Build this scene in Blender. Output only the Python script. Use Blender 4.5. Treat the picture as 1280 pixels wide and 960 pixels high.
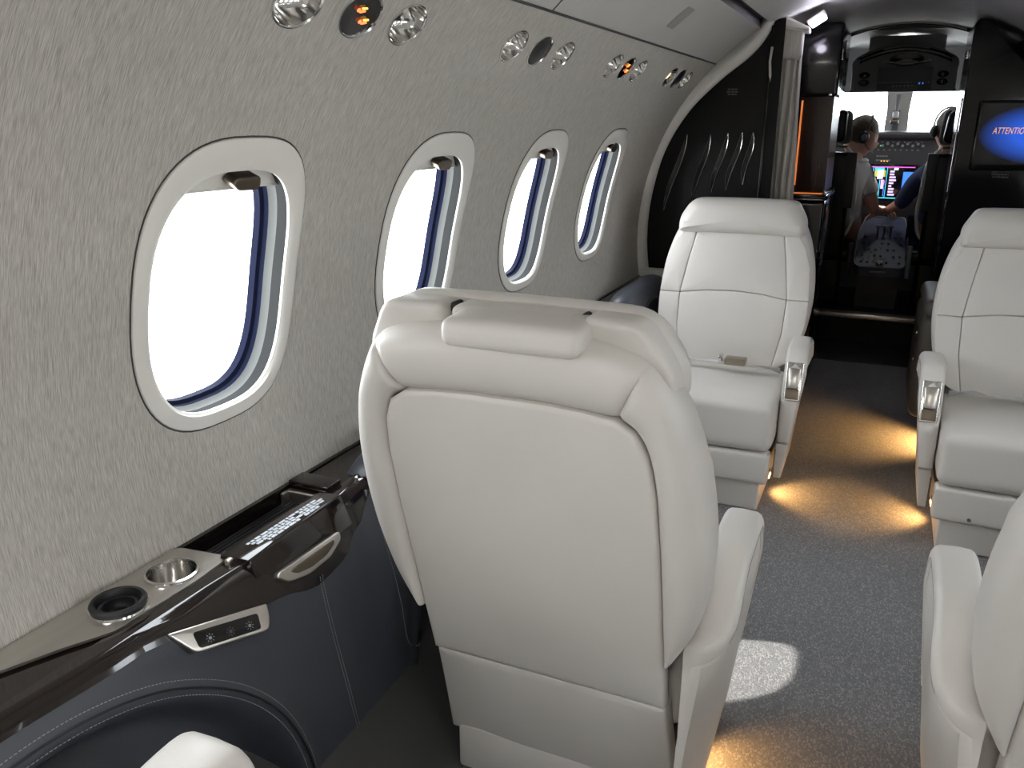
import bpy, bmesh, math, random
from mathutils import Vector, Matrix
for o in list(bpy.data.objects): bpy.data.objects.remove(o)
S = bpy.context.scene; C = S.collection
pi = math.pi; rnd = random.Random(7)

# ---------------------------------------------------------------- camera, sky, sun, exposure
cd = bpy.data.cameras.new('camera'); cam = bpy.data.objects.new('camera', cd); C.objects.link(cam)
cd.sensor_width = 36.0; cd.lens = 1035.0/1280*36.0; cd.clip_start = 0.02; cd.clip_end = 2000
cam.location = (0, 0, 1.40)
cam.rotation_euler = (math.radians(90-17.54), 0, math.radians(23.9))
S.camera = cam

W = bpy.data.worlds.new('sky'); S.world = W; W.use_nodes = True
nt = W.node_tree; bg = nt.nodes['Background']
tc = nt.nodes.new('ShaderNodeTexCoord'); nz = nt.nodes.new('ShaderNodeTexNoise'); nz.inputs['Scale'].default_value = 2.2
nz.inputs['Detail'].default_value = 5
rp = nt.nodes.new('ShaderNodeValToRGB'); rp.color_ramp.elements[0].position = .35; rp.color_ramp.elements[1].position = .7
rp.color_ramp.elements[0].color = (.86, .92, 1, 1); rp.color_ramp.elements[1].color = (1, 1, 1, 1)
nt.links.new(tc.outputs['Generated'], nz.inputs['Vector']); nt.links.new(nz.outputs['Fac'], rp.inputs['Fac'])
nt.links.new(rp.outputs['Color'], bg.inputs['Color']); bg.inputs['Strength'].default_value = 10.5
sl = bpy.data.lights.new('sun', 'SUN'); sl.energy = 10; sl.angle = math.radians(.6); sl.color = (1, .95, .87)
sun = bpy.data.objects.new('sun', sl); C.objects.link(sun); sun.location = (6, 4, 8)
sun.rotation_euler = Vector((-1.35, -.62, -1.0)).to_track_quat('-Z', 'Y').to_euler()
S.view_settings.view_transform = 'Standard'; S.view_settings.look = 'None'
S.view_settings.exposure = 0.28; S.view_settings.gamma = 1; S.view_settings.use_curve_mapping = False

def lamp(name, kind, loc, energy, col, size=.1, size_y=None, d=(0, 0, -1), spread=None, portal=False):
    l = bpy.data.lights.new(name, kind); l.energy = energy; l.color = col
    if kind == 'AREA':
        l.size = size
        if size_y: l.shape = 'RECTANGLE'; l.size_y = size_y
        if spread: l.spread = math.radians(spread)
        if portal: l.cycles.is_portal = True
    elif kind == 'SPOT':
        l.shadow_soft_size = size; l.spot_size = math.radians(spread or 90); l.spot_blend = .6
    else: l.shadow_soft_size = size
    o = bpy.data.objects.new(name, l); C.objects.link(o); o.location = loc
    o.rotation_euler = Vector(d).to_track_quat('-Z', 'Y').to_euler(); return o

# ---------------------------------------------------------------- materials
M = {}
def mat(name, col, rough=.5, metal=0, coat=0, spec=.5, emit=None, estr=1, noise=None, bump=None, sheen=0, coat_rough=.05, tint=None):
    """noise=(scale,detail,amount,stretch); bump=(scale,strength,distance,stretch,kind)"""
    m = bpy.data.materials.new(name); m.use_nodes = True; n = m.node_tree; b = n.nodes['Principled BSDF']
    c = (*col, 1); b.inputs['Base Color'].default_value = c; b.inputs['Roughness'].default_value = rough
    b.inputs['Metallic'].default_value = metal; b.inputs['Coat Weight'].default_value = coat
    b.inputs['Coat Roughness'].default_value = coat_rough; b.inputs['Specular IOR Level'].default_value = spec
    if sheen: b.inputs['Sheen Weight'].default_value = sheen
    if emit: b.inputs['Emission Color'].default_value = (*emit, 1); b.inputs['Emission Strength'].default_value = estr
    t = n.nodes.new('ShaderNodeTexCoord')
    def vec(st):
        mp = n.nodes.new('ShaderNodeMapping'); mp.inputs['Scale'].default_value = st or (1, 1, 1)
        n.links.new(t.outputs['Object'], mp.inputs['Vector']); return mp.outputs[0]
    if noise:
        sc, de, am, st = noise; q = n.nodes.new('ShaderNodeTexNoise'); q.inputs['Scale'].default_value = sc
        q.inputs['Detail'].default_value = de; n.links.new(vec(st), q.inputs['Vector'])
        r = n.nodes.new('ShaderNodeValToRGB'); r.color_ramp.elements[0].position = .3; r.color_ramp.elements[1].position = .7
        r.color_ramp.elements[0].color = (*[x*(1-am) for x in col], 1)
        r.color_ramp.elements[1].color = (*[min(1, x*(1+am)) for x in (tint or col)], 1)
        n.links.new(q.outputs['Fac'], r.inputs['Fac']); n.links.new(r.outputs['Color'], b.inputs['Base Color'])
    if bump:
        sc, s, d, st, kind = bump
        q = n.nodes.new('ShaderNodeTexVoronoi' if kind == 'v' else 'ShaderNodeTexNoise'); q.inputs['Scale'].default_value = sc
        n.links.new(vec(st), q.inputs['Vector']); bp = n.nodes.new('ShaderNodeBump')
        bp.inputs['Strength'].default_value = s; bp.inputs['Distance'].default_value = d
        n.links.new(q.outputs['Distance' if kind == 'v' else 'Fac'], bp.inputs['Height']); n.links.new(bp.outputs[0], b.inputs['Normal'])
    M[name] = m; return m

mat('cream_leather', (.65, .618, .578), .40, noise=(3, 2, .035, None), bump=(260, .12, .001, None, 'v'), spec=.42)
mat('seam_thread', (.40, .38, .35), .8)
mat('belt_web', (.66, .66, .68), .6, noise=(300, 1, .15, None))
mat('buckle_metal', (.34, .30, .23), .3, metal=.9)
mat('dark_leather', (.052, .058, .072), .42, noise=(4, 2, .08, None), bump=(240, .15, .001, None, 'v'))
mat('taupe_leather', (.10, .09, .08), .4, noise=(4, 2, .08, None), bump=(240, .15, .001, None, 'v'))
mat('stitch_grey', (.28, .29, .31), .8)
mat('arm_well', (.03, .028, .03), .6, noise=(5, 1, .1, None))
mat('gloss_veneer', (.013, .009, .008), .10, coat=.4, spec=.35, noise=(2, 3, .25, (1, 12, 1)), coat_rough=.03)
mat('black_rubber', (.012, .012, .014), .5, bump=(90, .2, .001, None, 'n'))
mat('black_gloss', (.005, .005, .0055), .12, coat=.25, spec=.3, noise=(2, 2, .2, None))
mat('satin_black', (.007, .0065, .0065), .30, spec=.22, noise=(2, 3, .25, (30, 1, 1)))
mat('black_plastic', (.02, .02, .022), .45, noise=(8, 1, .15, None))
mat('navy_plastic', (.05, .065, .10), .5, noise=(12, 1, .2, None))
mat('brushed_nickel', (.60, .57, .53), .28, metal=1, bump=(500, .08, .0005, (1, .05, 1), 'n'), noise=(40, 1, .06, (1, .05, 1)))
mat('chrome', (.75, .74, .72), .12, metal=1, noise=(5, 1, .03, None))
mat('bronze', (.16, .13, .10), .35, metal=.9, noise=(20, 1, .1, None))
mat('trim_cream', (.80, .775, .73), .42, noise=(5, 1, .02, None))
mat('reveal_grey', (.03, .031, .031), .8, spec=.1, noise=(8, 1, .08, None))
mat('reveal_light', (.13, .134, .13), .8, spec=.1, noise=(8, 1, .04, None))
mat('navy_seal', (.006, .008, .022), .7, spec=.05, noise=(8, 1, .1, None))
mat('ceiling_vinyl', (.55, .54, .52), .55, noise=(5, 2, .03, None), bump=(220, .08, .001, None, 'v'))
mat('speaker_mesh', (.34, .34, .33), .6, bump=(500, .4, .001, None, 'v'))
mat('slot_dark', (.05, .05, .05), .5)
mat('curtain_fabric', (.50, .48, .44), .8, noise=(120, 2, .12, (1, 1, .1)), sheen=.2)
mat('brown_wood', (.022, .009, .005), .2, coat=.2, noise=(3, 4, .5, (14, 1, 1)))
mat('shirt_white', (.85, .86, .88), .8, noise=(6, 2, .06, None))
mat('shirt_navy', (.02, .035, .10), .8, noise=(6, 2, .2, None))
mat('skin', (.55, .32, .24), .5, noise=(9, 2, .08, None))
mat('hair', (.11, .085, .065), .7, noise=(60, 2, .4, None))
mat('dim_grey', (.05, .05, .05), .5, noise=(4, 1, .1, None))
mat('cockpit_grey', (.045, .047, .05), .5, noise=(4, 1, .1, None))
mat('cockpit_liner', (.20, .20, .195), .6, noise=(4, 1, .04, None))
mat('panel_grey', (.11, .112, .115), .4, noise=(4, 1, .1, None))
mat('knob_grey', (.25, .26, .27), .5)
mat('white_print', (.62, .66, .72), .6)
mat('grey_print', (.10, .10, .10), .6)
mat('dim_print', (.12, .12, .12), .5)
mat('concrete', (.75, .74, .71), .9, noise=(.4, 4, .08, None))
mat('lamp_white', (1, 1, 1), .3, emit=(.80, .72, 1), estr=7)
mat('lamp_warm', (1, .7, .4), .3, emit=(1, .55, .2), estr=9)
mat('fill_glow', (1, 1, 1), .3, emit=(1, .93, .84), estr=4)
mat('strip_orange', (.8, .25, .05), .3, emit=(1, .26, .06), estr=.45)
mat('sign_red', (.8, .1, .05), .4, emit=(1, .16, .04), estr=2.2)
mat('sign_amber', (.8, .3, .05), .4, emit=(1, .42, .08), estr=2.2)
mat('reading_amber', (.9, .6, .3), .4, emit=(1, .62, .28), estr=3)
mat('attention_print', (.9, .4, .05), .4, emit=(.95, .42, .06), estr=.75)
for k, c in dict(cyan=(.05, .65, .9), magenta=(.9, .12, .8), lilac=(.72, .55, .9), olive=(.5, .5, .12), green=(.1, .7, .35), black=(.0, .0, .01), white=(.8, .8, .85), blue=(.06, .22, .9)).items():
    mat('glow_'+k, c, .4, emit=c, estr=1.0)

# wall cloth: fine vertical slub weave
m = mat('wall_cloth', (.42, .41, .385), .85)
n = m.node_tree; b = n.nodes['Principled BSDF']; t = n.nodes.new('ShaderNodeTexCoord')
def nz_(sc, st, det=3):
    mp = n.nodes.new('ShaderNodeMapping'); mp.inputs['Scale'].default_value = st; q = n.nodes.new('ShaderNodeTexNoise')
    q.inputs['Scale'].default_value = sc; q.inputs['Detail'].default_value = det
    n.links.new(t.outputs['Object'], mp.inputs[0]); n.links.new(mp.outputs[0], q.inputs['Vector']); return q
a = nz_(10, (2.5, 55, 2.5)); c = nz_(10, (5, 110, 5), 2); g = nz_(10, (.15, .3, .15))
mx = n.nodes.new('ShaderNodeMath'); mx.operation = 'ADD'; n.links.new(a.outputs['Fac'], mx.inputs[0]); n.links.new(c.outputs['Fac'], mx.inputs[1])
hf = n.nodes.new('ShaderNodeMath'); hf.operation = 'MULTIPLY'; hf.inputs[1].default_value = .5; n.links.new(mx.outputs[0], hf.inputs[0])
r = n.nodes.new('ShaderNodeValToRGB'); r.color_ramp.elements[0].position = .34; r.color_ramp.elements[1].position = .64
r.color_ramp.elements[0].color = (.35, .33, .30, 1); r.color_ramp.elements[1].color = (.62, .595, .55, 1)
n.links.new(hf.outputs[0], r.inputs['Fac']); n.links.new(r.outputs['Color'], b.inputs['Base Color'])
bp = n.nodes.new('ShaderNodeBump'); bp.inputs['Strength'].default_value = .35; bp.inputs['Distance'].default_value = .001
n.links.new(hf.outputs[0], bp.inputs['Height']); n.links.new(bp.outputs[0], b.inputs['Normal'])

# carpet: blue-grey loop with pale flecks and fine ribs
m = mat('carpet', (.12, .12, .135), .95, sheen=.3)
n = m.node_tree; b = n.nodes['Principled BSDF']; t = n.nodes.new('ShaderNodeTexCoord')
v = n.nodes.new('ShaderNodeTexVoronoi'); v.inputs['Scale'].default_value = 330
mp = n.nodes.new('ShaderNodeMapping'); mp.inputs['Scale'].default_value = (1, .45, 1); n.links.new(t.outputs['Object'], mp.inputs[0]); n.links.new(mp.outputs[0], v.inputs['Vector'])
r = n.nodes.new('ShaderNodeValToRGB'); e = r.color_ramp.elements; e[0].position = .0; e[0].color = (.100, .099, .104, 1); e[1].position = .70; e[1].color = (.145, .144, .150, 1)
x = e.new(.90); x.color = (.23, .225, .215, 1)
sp = n.nodes.new('ShaderNodeSeparateColor'); n.links.new(v.outputs['Color'], sp.inputs[0]); n.links.new(sp.outputs[0], r.inputs['Fac'])
n.links.new(r.outputs['Color'], b.inputs['Base Color'])
bp = n.nodes.new('ShaderNodeBump'); bp.inputs['Strength'].default_value = .6; bp.inputs['Distance'].default_value = .002
n.links.new(v.outputs['Distance'], bp.inputs['Height']); n.links.new(bp.outputs[0], b.inputs['Normal'])

# clear pane: straight-through glass with a fresnel reflection
m = bpy.data.materials.new('clear_pane'); m.use_nodes = True; n = m.node_tree; n.nodes.remove(n.nodes['Principled BSDF'])
tr = n.nodes.new('ShaderNodeBsdfTransparent'); tr.inputs[0].default_value = (.95, .97, .98, 1)
gl = n.nodes.new('ShaderNodeBsdfGlossy'); gl.inputs['Roughness'].default_value = .02
mx = n.nodes.new('ShaderNodeMixShader'); mx.inputs[0].default_value = .03
n.links.new(tr.outputs[0], mx.inputs[1]); n.links.new(gl.outputs[0], mx.inputs[2])
n.links.new(mx.outputs[0], n.nodes['Material Output'].inputs[0]); M['clear_pane'] = m

# monitor picture: blue glow fading to black at the rim (what the screen itself shows)
m = bpy.data.materials.new('blue_screen'); m.use_nodes = True; n = m.node_tree; b = n.nodes['Principled BSDF']
b.inputs['Base Color'].default_value = (.003, .003, .006, 1); b.inputs['Roughness'].default_value = .15
t = n.nodes.new('ShaderNodeTexCoord'); mp = n.nodes.new('ShaderNodeMapping'); mp.inputs['Location'].default_value = (-1, 0, -1); mp.inputs['Scale'].default_value = (2, 0, 2)
gr = n.nodes.new('ShaderNodeTexGradient'); gr.gradient_type = 'SPHERICAL'; r = n.nodes.new('ShaderNodeValToRGB')
r.color_ramp.elements[0].color = (0, 0, 0, 1); r.color_ramp.elements[1].color = (.02, .12, .75, 1); r.color_ramp.elements[1].position = .55
n.links.new(t.outputs['Generated'], mp.inputs[0]); n.links.new(mp.outputs[0], gr.inputs[0]); n.links.new(gr.outputs['Fac'], r.inputs['Fac'])
n.links.new(r.outputs['Color'], b.inputs['Emission Color']); b.inputs['Emission Strength'].default_value = .8; M['blue_screen'] = m

# ---------------------------------------------------------------- mesh helpers
def root_loc(p):
    while p.parent: p = p.parent
    return p.location if p.type == 'EMPTY' or p.get('_o') else Vector((0, 0, 0))

def obj(name, V, F, m, parent=None, world=True, smooth=True, label=None, angle=None):
    V = [Vector(p) for p in V]
    o = bpy.data.objects.new(name, bpy.data.meshes.new(name))
    off = Vector((0, 0, 0))
    if parent is None:
        lo = Vector([min(p[i] for p in V) for i in range(3)]); hi = Vector([max(p[i] for p in V) for i in range(3)])
        off = Vector(((lo.x+hi.x)/2, (lo.y+hi.y)/2, lo.z)); o.location = off; o['_o'] = 1
    elif world: off = Vector(root_loc(parent))
    me = o.data; me.from_pydata([tuple(p-off) for p in V], [], F); me.validate()
    bm = bmesh.new(); bm.from_mesh(me); bmesh.ops.remove_doubles(bm, verts=bm.verts, dist=1e-6)
    bmesh.ops.recalc_face_normals(bm, faces=bm.faces); bm.to_mesh(me); bm.free()
    me.materials.append(M[m] if isinstance(m, str) else m)
    if smooth:
        me.polygons.foreach_set('use_smooth', [True]*len(me.polygons))
        me.set_sharp_from_angle(angle=math.radians(angle or 42))
    C.objects.link(o)
    if parent is not None: o.parent = parent
    if label: o['label'] = label
    return o

def thing(name, label, cat, loc=(0, 0, 0), rotz=0, group=None):
    o = bpy.data.objects.new(name, None); C.objects.link(o); o.location = loc; o.rotation_euler = (0, 0, rotz)
    o.empty_display_size = .05; o['label'] = label; o['category'] = cat
    if group: o['group'] = group
    return o
def tag(o, label, cat, group=None, kind=None):
    o['label'] = label; o['category'] = cat
    if group: o['group'] = group
    if kind: o['kind'] = kind
    return o
def struct(o, label=None):
    o['kind'] = 'structure'
    if label: o['label'] = label
    return o

def join(*ms):
    V, F = [], []
    for v, f in ms:
        k = len(V); V += [Vector(p) for p in v]; F += [tuple(i+k for i in q) for q in f]
    return V, F
def xform(ms, mtx):
    return [mtx @ Vector(p) for p in ms[0]], ms[1]
def TR(loc, rot=(0, 0, 0)):
    from mathutils import Euler
    return Matrix.Translation(loc) @ Euler(rot).to_matrix().to_4x4()

def box(x0, x1, y0, y1, z0, z1):
    V = [(x, y, z) for x in (x0, x1) for y in (y0, y1) for z in (z0, z1)]
    return V, [(0, 1, 3, 2), (4, 6, 7, 5), (0, 4, 5, 1), (2, 3, 7, 6), (0, 2, 6, 4), (1, 5, 7, 3)]

def rbox(sx, sy, sz, r, n=5, crown=0, c=(0, 0, 0)):
    h = [sx/2, sy/2, sz/2]; ax = []
    for k in range(3):
        rr = min(r, h[k]*.999); e = [rr*(1-math.cos(a*pi/8)) for a in range(0, 5)]
        L = [-h[k]+q for q in e]; inner = [L[-1]+(2*(h[k]-rr))*j/n for j in range(1, n)]
        ax.append(L+inner+[-q for q in reversed(L)])
    V = {}; F = []
    N = [len(a)-1 for a in ax]
    def vid(i, j, k):
        key = (i, j, k)
        if key not in V:
            p = Vector((ax[0][i], ax[1][j], ax[2][k])); q = Vector([max(-(h[a]-min(r, h[a]*.999)), min(h[a]-min(r, h[a]*.999), p[a])) for a in range(3)])
            d = p-q
            if d.length > 1e-9: d.normalize(); p = q+d*min(r, min(h)*.999)
            if crown:
                f = max(0, 1-(p.x/h[0])**2)*max(0, 1-(p.y/h[1])**2)
                p.z += crown*f*(1 if p.z > 0 else -.3)
            V[key] = (len(V), p+Vector(c))
        return V[key][0]
    for a in range(3):
        b_, c_ = (a+1) % 3, (a+2) % 3
        for s in (0, N[a]):
            for i in range(N[b_]):
                for j in range(N[c_]):
                    q = []
                    for di, dj in ((0, 0), (1, 0), (1, 1), (0, 1)):
                        k = [0, 0, 0]; k[a] = s; k[b_] = i+di; k[c_] = j+dj; q.append(vid(*k))
                    F.append(tuple(q))
    vs = [None]*len(V)
    for k, (i, p) in V.items(): vs[i] = p
    return vs, F

def loft(secs, closed=True, cap=True):
    n = len(secs[0]); V = [p for s in secs for p in s]; F = []
    for i in range(len(secs)-1):
        for j in range(n if closed else n-1):
            a = i*n+j; b_ = i*n+(j+1) % n; F.append((a, b_, b_+n, a+n))
    if cap and closed: F += [tuple(range(n)), tuple(range(len(V)-n, len(V)))]
    return V, F

def tube(path, r, seg=8, closed=False, flat=None):
    P = [Vector(p) for p in path]; secs = []; up = None
    for i, p in enumerate(P):
        if closed: d = P[(i+1) % len(P)]-P[i-1]
        else: d = P[min(i+1, len(P)-1)]-P[max(i-1, 0)]
        d.normalize()
        if up is None: up = Vector((0, 0, 1)) if abs(d.z) < .9 else Vector((1, 0, 0))
        s = d.cross(up); s.normalize(); up = s.cross(d)
        rr = r[i] if isinstance(r, (list, tuple)) else r
        a, b_ = (rr, rr) if not flat else flat
        secs.append([p+s*math.cos(t)*a+up*math.sin(t)*b_ for t in [2*pi*k/seg for k in range(seg)]])
    if closed: secs.append(secs[0])
    return loft(secs, True, not closed)

def catmull(P, n=6, closed=False):
    P = [Vector(p) for p in P]; out = []; N = len(P)
    for i in range(N if closed else N-1):
        g = lambda k: P[k % N] if closed else P[max(0, min(N-1, k))]
        a, b_, c_, d = g(i-1), g(i), g(i+1), g(i+2)
        for k in range(n):
            t = k/n
            out.append(.5*((2*b_)+(c_-a)*t+(2*a-5*b_+4*c_-d)*t*t+(3*b_-a-3*c_+d)*t**3))
    if not closed: out.append(P[-1])
    return out

def fillet(P, r, seg=5):
    """round the corners of a closed 2D polygon; r is a number or a list"""
    P = [Vector(p[:2]) for p in P]; out = []; N = len(P)
    for i, p in enumerate(P):
        a, b_ = P[i-1], P[(i+1) % N]; rr = r[i] if isinstance(r, (list, tuple)) else r
        d1 = (a-p); d2 = (b_-p); k = min(rr, d1.length*.49, d2.length*.49); d1.normalize(); d2.normalize()
        if k < 1e-5: out.append(p); continue
        A, B = p+d1*k, p+d2*k
        for j in range(seg+1):
            t = j/seg; out.append(A*(1-t)**2+p*2*t*(1-t)+B*t*t)
    return out
def densify(P, d):
    out = []
    for i, p in enumerate(P):
        q = P[(i+1) % len(P)]; n = max(1, int((q-p).length/d))
        out += [p.lerp(q, j/n) for j in range(n)]
    return out
def area(P): return sum(P[i-1].x*P[i].y-P[i].x*P[i-1].y for i in range(len(P)))/2
def inset(P, d):
    N = len(P); s = 1 if area(P) > 0 else -1; out = []
    for i in range(N):
        t = (P[(i+1) % N]-P[i-1]); t.normalize(); out.append(P[i]+Vector((-t.y, t.x))*d*s)
    return out

def puff(outline, prof, xf, crown=0, rings=5, back=True):
    """prof: list of (inset, h) from the back rim to the front rim. The front closes to its centroid with a crown."""
    P = [Vector(p[:2]) for p in outline]; secs = [inset(P, i) if i else P for i, h in prof]
    c = sum(secs[-1], Vector((0, 0)))/len(P); V = []; n = len(P); F = []
    for s, (i, h) in zip(secs, prof): V += [(p.x, p.y, h) for p in s]
    R = len(secs); h = prof[-1][1]
    if rings:
        for k in range(1, rings):
            t = k/rings; V += [((p.x*(1-t)+c.x*t), (p.y*(1-t)+c.y*t), h+crown*math.sin(t*pi/2)) for p in secs[-1]]; R += 1
    for i in range(R-1):
        for j in range(n):
            a = i*n+j; b_ = i*n+(j+1) % n; F.append((a, b_, b_+n, a+n))
    if rings:
        V.append((c.x, c.y, h+crown)); k = len(V)-1
        F += [((R-1)*n+j, (R-1)*n+(j+1) % n, k) for j in range(n)]
    else: F.append(tuple(range((R-1)*n, R*n)))
    if back: F.append(tuple(range(n)))
    return [xf(*p) for p in V], F

def lathe(prof, seg=24, mtx=None, cap=True):
    V = []; F = []; n = len(prof)
    for k in range(seg):
        a = 2*pi*k/seg; V += [Vector((r*math.cos(a), r*math.sin(a), z)) for r, z in prof]
    for k in range(seg):
        for j in range(n-1):
            a = k*n+j; b_ = ((k+1) % seg)*n+j; F.append((a, b_, b_+1, a+1))
    if mtx: V = [mtx @ p for p in V]
    return V, F
def bev(h0, h1, r, k=4, back=None):
    """profile rising from h0 to h1 with a rounded rim"""
    L = [(back, h0)] if back else []
    L.append((0, h0))
    return L+[(r*(1-math.cos(t*pi/2/k)), h1-r*(1-math.sin(t*pi/2/k)) if h1 > h0 else h1+r*(1-math.sin(t*pi/2/k))) for t in range(k+1)]
def lerp(a, b_, t): return a+(b_-a)*t
def interp(T, y):
    if y <= T[0][0]: return T[0][1:]
    for a, b_ in zip(T, T[1:]):
        if y <= b_[0]:
            t = (y-a[0])/(b_[0]-a[0]); t = t*t*(3-2*t); return tuple(lerp(p, q, t) for p, q in zip(a[1:], b_[1:]))
    return T[-1][1:]

# ---------------------------------------------------------------- cabin shell
R0, ZC = 1.12, .86
def cyl(th, y, side=-1, off=0):       # point on the cabin lining; off > 0 is outboard
    return Vector((side*(R0+off)*math.cos(th), y, ZC+(R0+off)*math.sin(th)))
TH0, THV, THW, THA = -.245, .645, .739, .789
VTH = (THV+THW)/2
VENTS = (((1.135, 1.305, 1.460), ('cup', 'sign', 'cup')), ((1.955, 2.12, 2.285), ('cup', 'dark', 'cup')), ((2.75, 2.90, 3.05), ('cup', 'sign', 'cup')), ((3.52, 3.66, 3.80), ('lit', 'dark', 'cup')))
YB, YF = -1.9, 5.8
WY = [-1.035, -.305, .425, 1.155, 1.885, 2.60, 3.315]
WTH = .235
def win_outline(a, b_, n=48, e=2.6, dth=0, dirs=None):
    out = []
    for k in range(n):
        t = dirs[k] if dirs else 2*pi*k/n; c_, s = math.cos(t), math.sin(t)
        out.append((a*math.copysign(abs(c_)**(2/e), c_), b_*math.copysign(abs(s)**(2/e), s)+dth))
    return out
def border_pts(w, t0, t1, n=12):      # rectangle border, corners included, in (dy, dth*R)
    c_ = [(w, t0), (w, t1), (-w, t1), (-w, t0)]; P = []
    for i in range(4):
        a, b_ = c_[i], c_[(i+1) % 4]; P += [(lerp(a[0], b_[0], j/n), lerp(a[1], b_[1], j/n)) for j in range(n)]
    return P
def cabin_wall(side):
    V, F = [], []; n = 48
    def patch(y0, y1, ny, nth=12, t0=TH0, t1=THV):
        k = len(V)
        for i in range(ny+1):
            for j in range(nth+1): V.append(cyl(lerp(t0, t1, j/nth), lerp(y0, y1, i/ny), side))
        for i in range(ny):
            for j in range(nth): a = k+i*(nth+1)+j; F.append((a, a+1, a+nth+2, a+nth+1))
    for wi, yc in enumerate(WY):
        w0 = (yc-WY[wi-1])/2 if wi else .365; w = (WY[wi+1]-yc)/2 if wi < len(WY)-1 else .365
        B = [((p if p > 0 else p*w0/w), q) for p, q in border_pts(w, (TH0-WTH)*R0, (THV-WTH)*R0)]
        k = len(V)
        I = []
        for p in B:
            t = math.atan2(p[1]/.26, p[0]/.20); c_, s = math.cos(t), math.sin(t); e = 2.9
            q = (abs(c_)**e+abs(s)**e)**(-1/e); I.append((.20*c_*q, .262*s*q))
        RG = 6
        for rg in range(RG+1):
            t = rg/RG
            for p, q in zip(I, B): V.append(cyl(WTH+lerp(p[1], q[1], t)/R0, yc+lerp(p[0], q[0], t), side))
        for rg in range(RG):
            for j in range(n): a = k+rg*n+j; b_ = k+rg*n+(j+1) % n; F.append((a, b_, b_+n, a+n))
    patch(YB, WY[0]-.365, 3); patch(WY[-1]+.365, 4.35, 4)
    patch(YB, 4.35, 4, 2, THW, THA); yp = YB; hw = .066; B = border_pts(hw, (THV-VTH)*R0, (THW-VTH)*R0, 6)
    for yc in [y for g in VENTS for y in g[0]]:
        patch(yp, yc-hw, 2, 6, THV, THW); k = len(V); m_ = len(B)
        I = []
        for p in B: t = math.atan2(p[1]/.040, p[0]/.0515); I.append((.0515*math.cos(t), .040*math.sin(t)))
        for t in (0, .35, 1):
            for p, q in zip(I, B): V.append(cyl(VTH+lerp(p[1], q[1], t)/R0, yc+lerp(p[0], q[0], t), side))
        for rg in range(2):
            for j in range(m_): a = k+rg*m_+j; b_ = k+rg*m_+(j+1) % m_; F.append((a, b_, b_+m_, a+m_))
        yp = yc+hw
    patch(yp, 4.35, 2, 6, THV, THW)
    return V, F
for side, nm in ((-1, 'left'), (1, 'right')):
    V, F = cabin_wall(side)
    o = obj('wall_'+nm, V, F, 'wall_cloth'); struct(o)
    V, F = loft([[cyl(lerp(-.90, TH0, j/6), y, side, .005) for j in range(7)] for y in (YB, 5.8)], False, False)
    struct(obj('trim_%d' % (1 if side < 0 else 2), V, F, 'dim_grey'))
    # sloping ceiling panel between the vents and the light slot
    ax, az = side*.800, 1.648; bx, bz = side*.604, 1.800
    V, F = loft([[Vector((lerp(ax, bx, t), y, lerp(az, bz, t)+.012*math.sin(pi*t))) for t in [j/6 for j in range(7)]] for y in (YB, 4.35)], False, False)
    struct(obj('ceiling_side_panel', V, F, 'ceiling_vinyl', smooth=True))
    V, F = tube([(side*.7905, YB, 1.6535), (side*.7905, 4.08, 1.6535)], .0035, 6)
    struct(obj('trim_%d' % (3 if side < 0 else 4), V, F, 'slot_dark'))
    V, F = loft([[Vector((side*x_, y, z)) for x_, z in ((.604, 1.800), (.604, 1.835), (.572, 1.855), (.565, 1.822))] for y in (YB, 4.35)], False, False)
    struct(obj('trim_%d' % (5 if side < 0 else 6), V, F, 'slot_dark', smooth=False))
zc = lambda x_: 1.965-.145*(abs(x_)/.565)**1.9
V, F = loft([[Vector((x_, y, zc(x_))) for x_ in [-.565+1.13*j/24 for j in range(25)]] for y in (YB, 4.35, 5.82)], False, False)
struct(obj('ceiling', V, F, 'ceiling_vinyl'))
V, F = loft([[Vector((1.22*math.cos(t), y, ZC-.02+1.22*math.sin(t))) for t in [lerp(.66, pi-.66, j/24) for j in range(25)]] for y in (YB-.1, 7.4)], False, False)
struct(obj('light_block_shell', V, F, 'dim_grey'))  # unseen roof shell added to stop daylight leaking through lining gaps
# fill lamps added on the ceiling behind the camera, to brighten the cabin
for k, y in enumerate((-1.25, -.45)):
    t = thing('fill_lamp', ('aft-most square fill lamp added behind the camera', 'square fill lamp added just behind the camera')[k], 'lamp', (0, y, 1.93), 0, 'added fill lamps behind the camera')
    obj('frame', *rbox(.34, .34, .02, .006, 2, c=(0, y, 1.955)), 'trim_cream', t); obj('diffuser', *rbox(.30, .30, .012, .005, 2, c=(0, y, 1.945)), 'fill_glow', t)
    lamp('fill_lamp_light', 'AREA', (0, y, 1.935), 6, (1, .97, .92), .30, .30)
# entry vestibule side shells (dark), beyond the bulkheads
for side, nm in ((-1, 7), (1, 8)):
    V, F = loft([[Vector((side*x_, y, z)) for x_, z in ((.93, 0), (1.1, .5), (1.12, .86), (1.03, 1.3), (.79, 1.66), (.565, 1.822))] for y in (4.35, 5.82)], False, False)
    struct(obj('trim_%d' % nm, V, F, 'dim_grey'))
V, F = box(-1.25, 1.25, YB-.03, 5.3, -.06, 0); o = struct(obj('floor', V, F, 'carpet', smooth=False))
V, F = box(-1.1, 1.1, 5.3, 5.84, -.06, .002); struct(obj('floor_vestibule', V, F, 'satin_black', smooth=False))
V, F = box(-1.15, 1.15, YB-.06, YB, 0, 2.0); struct(obj('wall_aft', V, F, 'ceiling_vinyl', smooth=False))
V, F = box(-300, 300, -300, 300, -1.7, -1.6); struct(obj('ground', V, F, 'concrete', smooth=False))

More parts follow.
